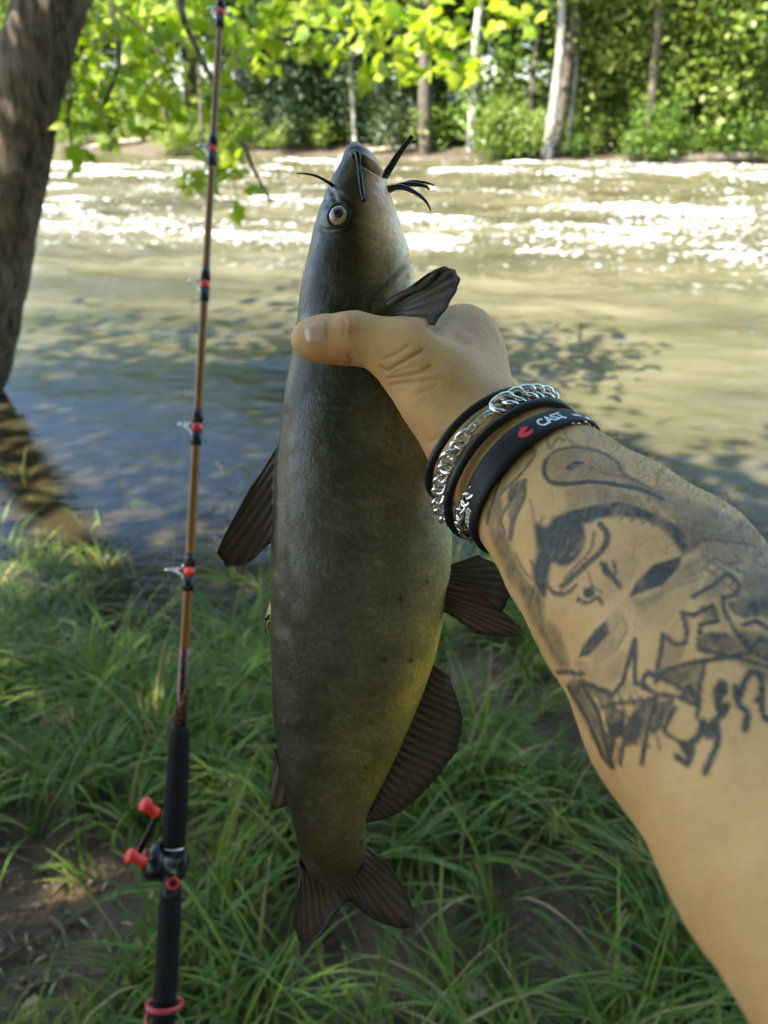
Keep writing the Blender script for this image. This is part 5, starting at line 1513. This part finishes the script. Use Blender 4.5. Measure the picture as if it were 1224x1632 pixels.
# ---- fine hair on the forearm
g = np.random.default_rng(17)
cand = np.where((apx[:, 0] > 800) & (apx[:, 0] < 1330) & (apx[:, 1] > 640) & (apx[:, 1] < 1300) & (facing > -0.35) & (adep > 0.2))[0]
wgt = sstep(0.75, 0.0, facing[cand]) * 0.85 + 0.15
wgt *= ((apx[cand, 0] - 776) * 0.852 - (apx[cand, 1] - 862) * 0.523 > 120)
pick = g.choice(cand, 1500, replace=False, p=wgt / wgt.sum())
hair = MB()
armdir = l2w(arm[4][0][None])[0] - l2w(arm[2][0][None])[0]; armdir = nrm(armdir)
for i_ in pick:
    n_ = AN[i_]; tg = nrm(armdir * -0.6 + g.normal(size=3) * 0.45 + nrm(np.cross(n_, armdir)) * 0.6); tg = nrm(tg - n_ * (tg @ n_))
    Lh = 0.005 + 0.006 * g.random()
    q = AV2[i_] + np.outer([0, 0.5, 1.0], tg * Lh) + np.outer([0, 0.32, 0.42], n_ * Lh)
    hair.add(*tube(q, np.array([0.00005, 0.00004, 0.00001]), 3, False))
M_hair = simple('brown_arm_hair', (0.10, 0.06, 0.03), 0.5, 0, 0.2)
tag(obj('arm_hair', hair.mesh('arm_hair', off=ARM_O), M_hair, person), kind='stuff')

# ================================================================== FISHING ROD
RA = P(262.5, 1600, 0.95); RB = P(352.5, 0, 1.20)
RAX = nrm(RB - RA); RLEN = np.linalg.norm(RB - RA)
def rod_at(py):
    lo, hi = -0.5, 1.5
    for _ in range(50):
        m = (lo + hi) / 2
        if proj((RA + (RB - RA) * m)[None])[0][0, 1] > py: lo = m
        else: hi = m
    return RA + (RB - RA) * m
BUTT = RA - RAX * 0.16
TIP = RB + RAX * 0.62
rod = empty('fishing_rod', BUTT)
RX = nrm(-RT - RAX * (-RT @ RAX)); RY = np.cross(RAX, RX)      # RX: towards the picture's left
def rpart(name, v, f, mat, parent=None, smooth=True, attrs=None):
    return obj(name, mesh_np(name, v - BUTT, f, smooth, attrs), mat, parent or rod)
def rlathe(pyA, prof, seg=22):
    """profile in (metres along rod from the point at pyA, radius)"""
    v, f = lathe(prof, seg); return orient(v, rod_at(pyA), RAX), f
def rlen(py0, py1): return float(np.linalg.norm(rod_at(py1) - rod_at(py0)))
t = NT('amber_rod_blank')
co = t.coord(); nz = t.noise(co, 30, 3)
c = t.mix(nz, (0.17, 0.066, 0.004), (0.25, 0.100, 0.006))
M_blank = t.surf(t.bsdf(color=c, rough=0.35, spec=0.3, coat=0.15, coat_rough=0.08))
M_wrap = simple('black_thread_wrap', (0.007, 0.007, 0.007), 0.34, 0, 0.2, 400, coat=0.1, spec=0.3)
M_red = simple('red_trim', (0.62, 0.018, 0.018), 0.30, 0, 0.15, 200, coat=0.4)
M_eva = simple('black_foam_grip', (0.009, 0.009, 0.0095), 0.8, 0, 0.4, 500, 0.35, spec=0.2)
M_seat = simple('dark_reel_seat', (0.012, 0.012, 0.014), 0.42, 0, 0.2, 200, spec=0.3)
M_chrome = NT('polished_guide_steel'); M_chrome = M_chrome.surf(M_chrome.bsdf(color=(0.85, 0.85, 0.83), metal=1.0, rough=0.16))
# blank
s0 = rod_at(1165); n_ = 40
pp = s0 + (TIP - s0) * np.linspace(0, 1, n_)[:, None]
bend = np.linspace(0, 1, n_)[:, None] ** 3 * RX * -0.03
rpart('blank', *tube(pp + bend * 0.0, np.interp(np.linspace(0, 1, n_), [0, 0.25, 0.7, 1], [0.0066, 0.0060, 0.0044, 0.0018]), 16), M_blank)
# dark patterned section above the grip
t = NT('black_red_woven_section')
ck = t.n('TexVoronoi', {'Scale': 220.0, 'Vector': t.coord()}).outputs[0]
M_weave = t.surf(t.bsdf(color=t.mix(t.ramp(ck, [(0.30, 1.0), (0.42, 0.0)]), (0.012, 0.010, 0.010), (0.42, 0.03, 0.015)), rough=0.3, coat=0.5))
L_ = rlen(1160, 1036)
rpart('woven_section', *rlathe(1160, [(0, 0.0002), (0, 0.0078), (L_ * 0.5, 0.0074), (L_, 0.0070), (L_ + 0.0015, 0.0062), (L_ + 0.0015, 0.0002)]), M_weave)
# grips
L_ = rlen(1350, 1158)
rpart('fore_grip', *rlathe(1350, [(0, 0.0002), (0, 0.0136), (0.004, 0.0146), (L_ * 0.4, 0.0150), (L_ * 0.85, 0.0134), (L_ - 0.008, 0.0124), (L_ - 0.002, 0.0108), (L_, 0.0080), (L_, 0.0002)]), M_eva)
L_ = rlen(1432, 1350)
rpart('reel_seat', *rlathe(1432, [(0, 0.0002), (0, 0.0128), (L_ * 0.15, 0.0130), (L_ * 0.3, 0.0110), (L_ * 0.75, 0.0108), (L_ * 0.92, 0.0128), (L_, 0.0134), (L_, 0.0002)]), M_seat)
L_ = rlen(1600, 1432)
rpart('rear_grip', *rlathe(1600, [(-0.16, 0.0002), (-0.16, 0.0128), (-0.152, 0.0146), (0, 0.0140), (L_ * 0.6, 0.0142), (L_ - 0.012, 0.0140), (L_ - 0.004, 0.0132), (L_, 0.0126), (L_, 0.0002)]), M_eva)
a = np.linspace(0, 2 * math.pi, 28, endpoint=False)
def circ(c, r, zax, n=28, xr=1.0, xd=None):
    zax = nrm(zax); x = nrm(np.cross(zax, RAX if abs(zax @ RAX) < 0.9 else RX)); y = np.cross(zax, x)
    aa = np.linspace(0, 2 * math.pi, n, endpoint=False)
    return c + r * (np.cos(aa)[:, None] * x * xr + np.sin(aa)[:, None] * y)
v, f = ring(circ(rod_at(1351), 0.0138, RAX), 0.0010, 8); rpart('winding_ring', v, f, M_chrome)
# guides
for py, sc in ((22, 0.75), (240, 0.9), (455, 1.0), (682, 1.15), (912, 1.55)):
    c0 = rod_at(py)
    gd = empty('guide', c0 - BUTT); gd.parent = rod
    def gp(nm, v, f, m): return obj(nm, mesh_np(nm, v - c0, f), m, gd)
    rb = 0.0064 if py > 600 else 0.0058
    L_ = 0.026
    v, f = lathe([(-L_, 0.0002), (-L_, rb), (-L_ * 0.7, rb + 0.0014), (-0.007, rb + 0.0012), (-0.006, rb * 0.5)], 18); gp('thread_wrap', orient(v, c0, RAX), f, M_wrap)
    v, f = lathe([(0.006, rb * 0.5), (0.007, rb + 0.0012), (L_ * 0.7, rb + 0.0014), (L_, rb), (L_, 0.0002)], 18); gp('thread_wrap', orient(v, c0, RAX), f, M_wrap)
    v, f = lathe([(-0.0065, rb * 0.5), (-0.006, rb + 0.0009), (0.006, rb + 0.0009), (0.0065, rb * 0.5)], 18); gp('red_trim', orient(v, c0, RAX), f, M_red)
    go = RX * 0.93 - RY * 0.0 - FW * 0.36; go = nrm(go - RAX * (go @ RAX))
    rc = c0 + go * (0.0085 + 0.0085 * sc) + RAX * 0.003
    v, f = ring(circ(rc, 0.0068 * sc, RAX + go * 0.15), 0.0011, 8); gp('guide_ring', v, f, M_chrome)
    for sg in (-1, 1):
        sd_ = np.cross(RAX, go) * sg
        q = catmull([c0 + go * rb * 0.9 - RAX * 0.012 + sd_ * 0.001, c0 + go * (rb + 0.003) - RAX * 0.004 + sd_ * 0.003, rc + sd_ * 0.0064 * sc], 8)
        v, f = tube(q, 0.0009, 6); gp('guide_leg', v, f, M_chrome)
    q = np.array([c0 + go * rb * 0.9 + RAX * 0.013, rc - go * 0.0066 * sc]); v, f = tube(catmull(q, 5), 0.0009, 6); gp('guide_leg', v, f, M_chrome)
# line threaded through the guides, then down to the water
M_line = NT('nylon_line'); M_line = M_line.surf(M_line.bsdf(color=(0.45, 0.47, 0.45), rough=0.2, trans=0.5))
go = nrm(RX * 0.93 - FW * 0.36); go = nrm(go - RAX * (go @ RAX))
lp = [P(258, 1362, 0.985)] + [rod_at(py) + go * (0.0085 + 0.0085 * sc) + RAX * 0.003 for py, sc in ((912, 1.55), (682, 1.15), (455, 1.0), (240, .9), (22, .75))] + [TIP]
mb = MB()
for p_, q_ in zip(lp[:-1], lp[1:]): mb.add(*tube(np.array([p_, q_]), 0.00022, 5, False))
wend = ground_ray(85, 790, 0.0)
mb.add(*tube(catmull([TIP, (TIP + wend) / 2 + [0, 0, -0.06], wend], 20), 0.00022, 5, False))
obj('line', mb.mesh('line', off=BUTT), M_line, rod)

# ---- bait-casting reel
rc0 = P(262, 1376, 0.975)
KA = nrm(-RT * 0.86 + UP * 0.34 - FW * 0.38)          # spool axis, towards the handle
KA = nrm(KA)
KB = nrm(RAX - KA * (RAX @ KA)); KC = np.cross(KA, KB)
reel = empty('reel', rc0 - BUTT); reel.parent = rod
def kp(nm, v, f, m, smooth=True): return obj(nm, mesh_np(nm, v - rc0, f, smooth), m, reel)
def klathe(c, prof, seg=26, sq=1.0):
    v, f = lathe(prof, seg)
    v = v * [1, sq, 1]
    return c + v[:, :1] * KB + v[:, 1:2] * KC + v[:, 2:] * KA, f
M_reel = simple('black_reel_metal', (0.010, 0.010, 0.011), 0.3, 0.2, 0.3, 120, coat=0.1, spec=0.35)
M_gun = simple('gunmetal', (0.10, 0.105, 0.11), 0.3, 0.9, 0.2, 120)
R0 = 0.0225
kp('side_plate', *klathe(rc0 + KA * 0.012, [(0, .0002), (0, R0), (.004, R0 * 1.02), (.009, R0 * 0.9), (.0125, R0 * 0.62), (.0135, .0002)]), M_reel)
kp('side_plate', *klathe(rc0 - KA * 0.027, [(0, .0002), (.001, R0 * 0.72), (.006, R0 * 0.97), (.012, R0 * 1.0), (.012, .0002)]), M_reel)
kp('spool', *klathe(rc0 - KA * 0.015, [(0, .0002), (0, .0185), (.002, .0185), (.003, .0145), (.013, .0150), (.023, .0145), (.024, .0185), (.027, .0185), (.027, .0002)]), M_gun)
for sg, hh in ((1, 0.016), (-1, 0.016)):
    q = np.array([rc0 - KA * 0.02 + KB * sg * 0.0185 + KC * 0.004, rc0 + KA * 0.016 + KB * sg * 0.0185 + KC * 0.004])
    kp('frame_bar', *tube(catmull(q, 4), 0.0042, 10), M_reel)
near_rod = RA + RAX * ((rc0 - RA) @ RAX)
q = np.array([rc0, near_rod]); kp('foot', *tube(catmull(q, 5), np.array([.0125, .012, .0105, .0095, .009]), 12), M_reel)
hub = rc0 + KA * 0.0255
v, f = lathe([(0, .0002), (0, .0125), (.0025, .0130), (.004, .0105), (.0045, .0002)], 30)
rr = np.linalg.norm(v[:, :2], axis=1); an = np.arctan2(v[:, 1], v[:, 0]); v[:, :2] *= (0.80 + 0.20 * np.cos(5 * an))[:, None]
kp('star_drag', hub + v[:, :1] * KB + v[:, 1:2] * KC + v[:, 2:] * KA, f, M_red)
kp('drive_nut', *klathe(hub + KA * 0.004, [(0, .0002), (0, .0042), (.010, .0040), (.0115, .0002)], 12), M_gun)
# handle arm and the two red knobs
k1 = P(250, 1297, 0.955); k2 = P(231, 1374, 0.945)
hm = hub + KA * 0.012
kp('handle_arm', *tube(catmull([k1, (k1 + hm) / 2 - KA * 0.001, hm, (k2 + hm) / 2 - KA * 0.001, k2], 22), np.interp(np.linspace(0, 1, 22), [0, .5, 1], [.0036, .0050, .0036]), 10, True, KA, 0.5), M_reel)
M_knob = simple('red_rubber_knob', (0.72, 0.030, 0.022), 0.42, 0, 0.12, 120)
for kc, tipx in ((k1, P(224, 1276, 0.940)), (k2, P(199, 1360, 0.930))):
    z = nrm(tipx - kc); L_ = 0.026
    v, f = lathe([(0, .0002), (.0, .0055), (.002, .0076), (.006, .0070), (.012, .0064), (.018, .0082), (.023, .0094), (.0255, .0080), (.0262, .0002)], 20)
    kp('handle_knob', orient(v, kc, z), f, M_knob)
v, f = ring(circ(P(276, 1408, 0.952), 0.0065, -FW + RT * 0.3), 0.0018, 8); kp('cast_control_ring', v, f, M_red)
v, f = lathe([(0, .0002), (0, .0056), (.003, .005), (.0034, .0002)], 16); kp('cast_control_knob', orient(v, P(276, 1408, 0.955), -FW + RT * 0.3), f, M_reel)
tag(rod, 'amber fishing rod with black grips, chrome guides and red knobbed reel', 'fishing rod')

# ---- coated wire rod holder in the bank
M_hold = simple('red_vinyl_coating', (0.42, 0.030, 0.045), 0.42, 0, 0.15, 80)
hc = rod_at(1598)
HA = RAX
th = np.linspace(0, 2 * math.pi * 3.2, 150)
hx = nrm(RT - HA * (RT @ HA)); hy = np.cross(HA, hx)
coil = hc + np.cos(th)[:, None] * hx * 0.0205 + np.sin(th)[:, None] * hy * 0.0205 - HA * (0.012 * np.maximum(th / (2 * math.pi) - 1.0, 0) * 2.6 + 0.002)[:, None]
gz = float(terrain(coil[-1][0] + 0.02, coil[-1][1]))
foot = np.array([coil[-1][0] + 0.03, coil[-1][1] - 0.05, gz - 0.12])
path = np.concatenate([coil, catmull([coil[-1], coil[-1] * 0.6 + foot * 0.4 + [0.01, -0.02, 0.0], foot], 20)[1:]])
ho = np.array([foot[0], foot[1], gz])
hold = empty('rod_holder', ho)
mb = MB(); mb.add(*tube(path[:149], 0.0034, 10)); obj('coil', mb.mesh('coil', off=ho), M_hold, hold)
mb = MB(); mb.add(*tube(path[147:], 0.0034, 10)); obj('stake', mb.mesh('stake', off=ho), M_hold, hold)
tag(hold, 'red coated wire coil rod holder round the butt of the rod', 'rod holder')
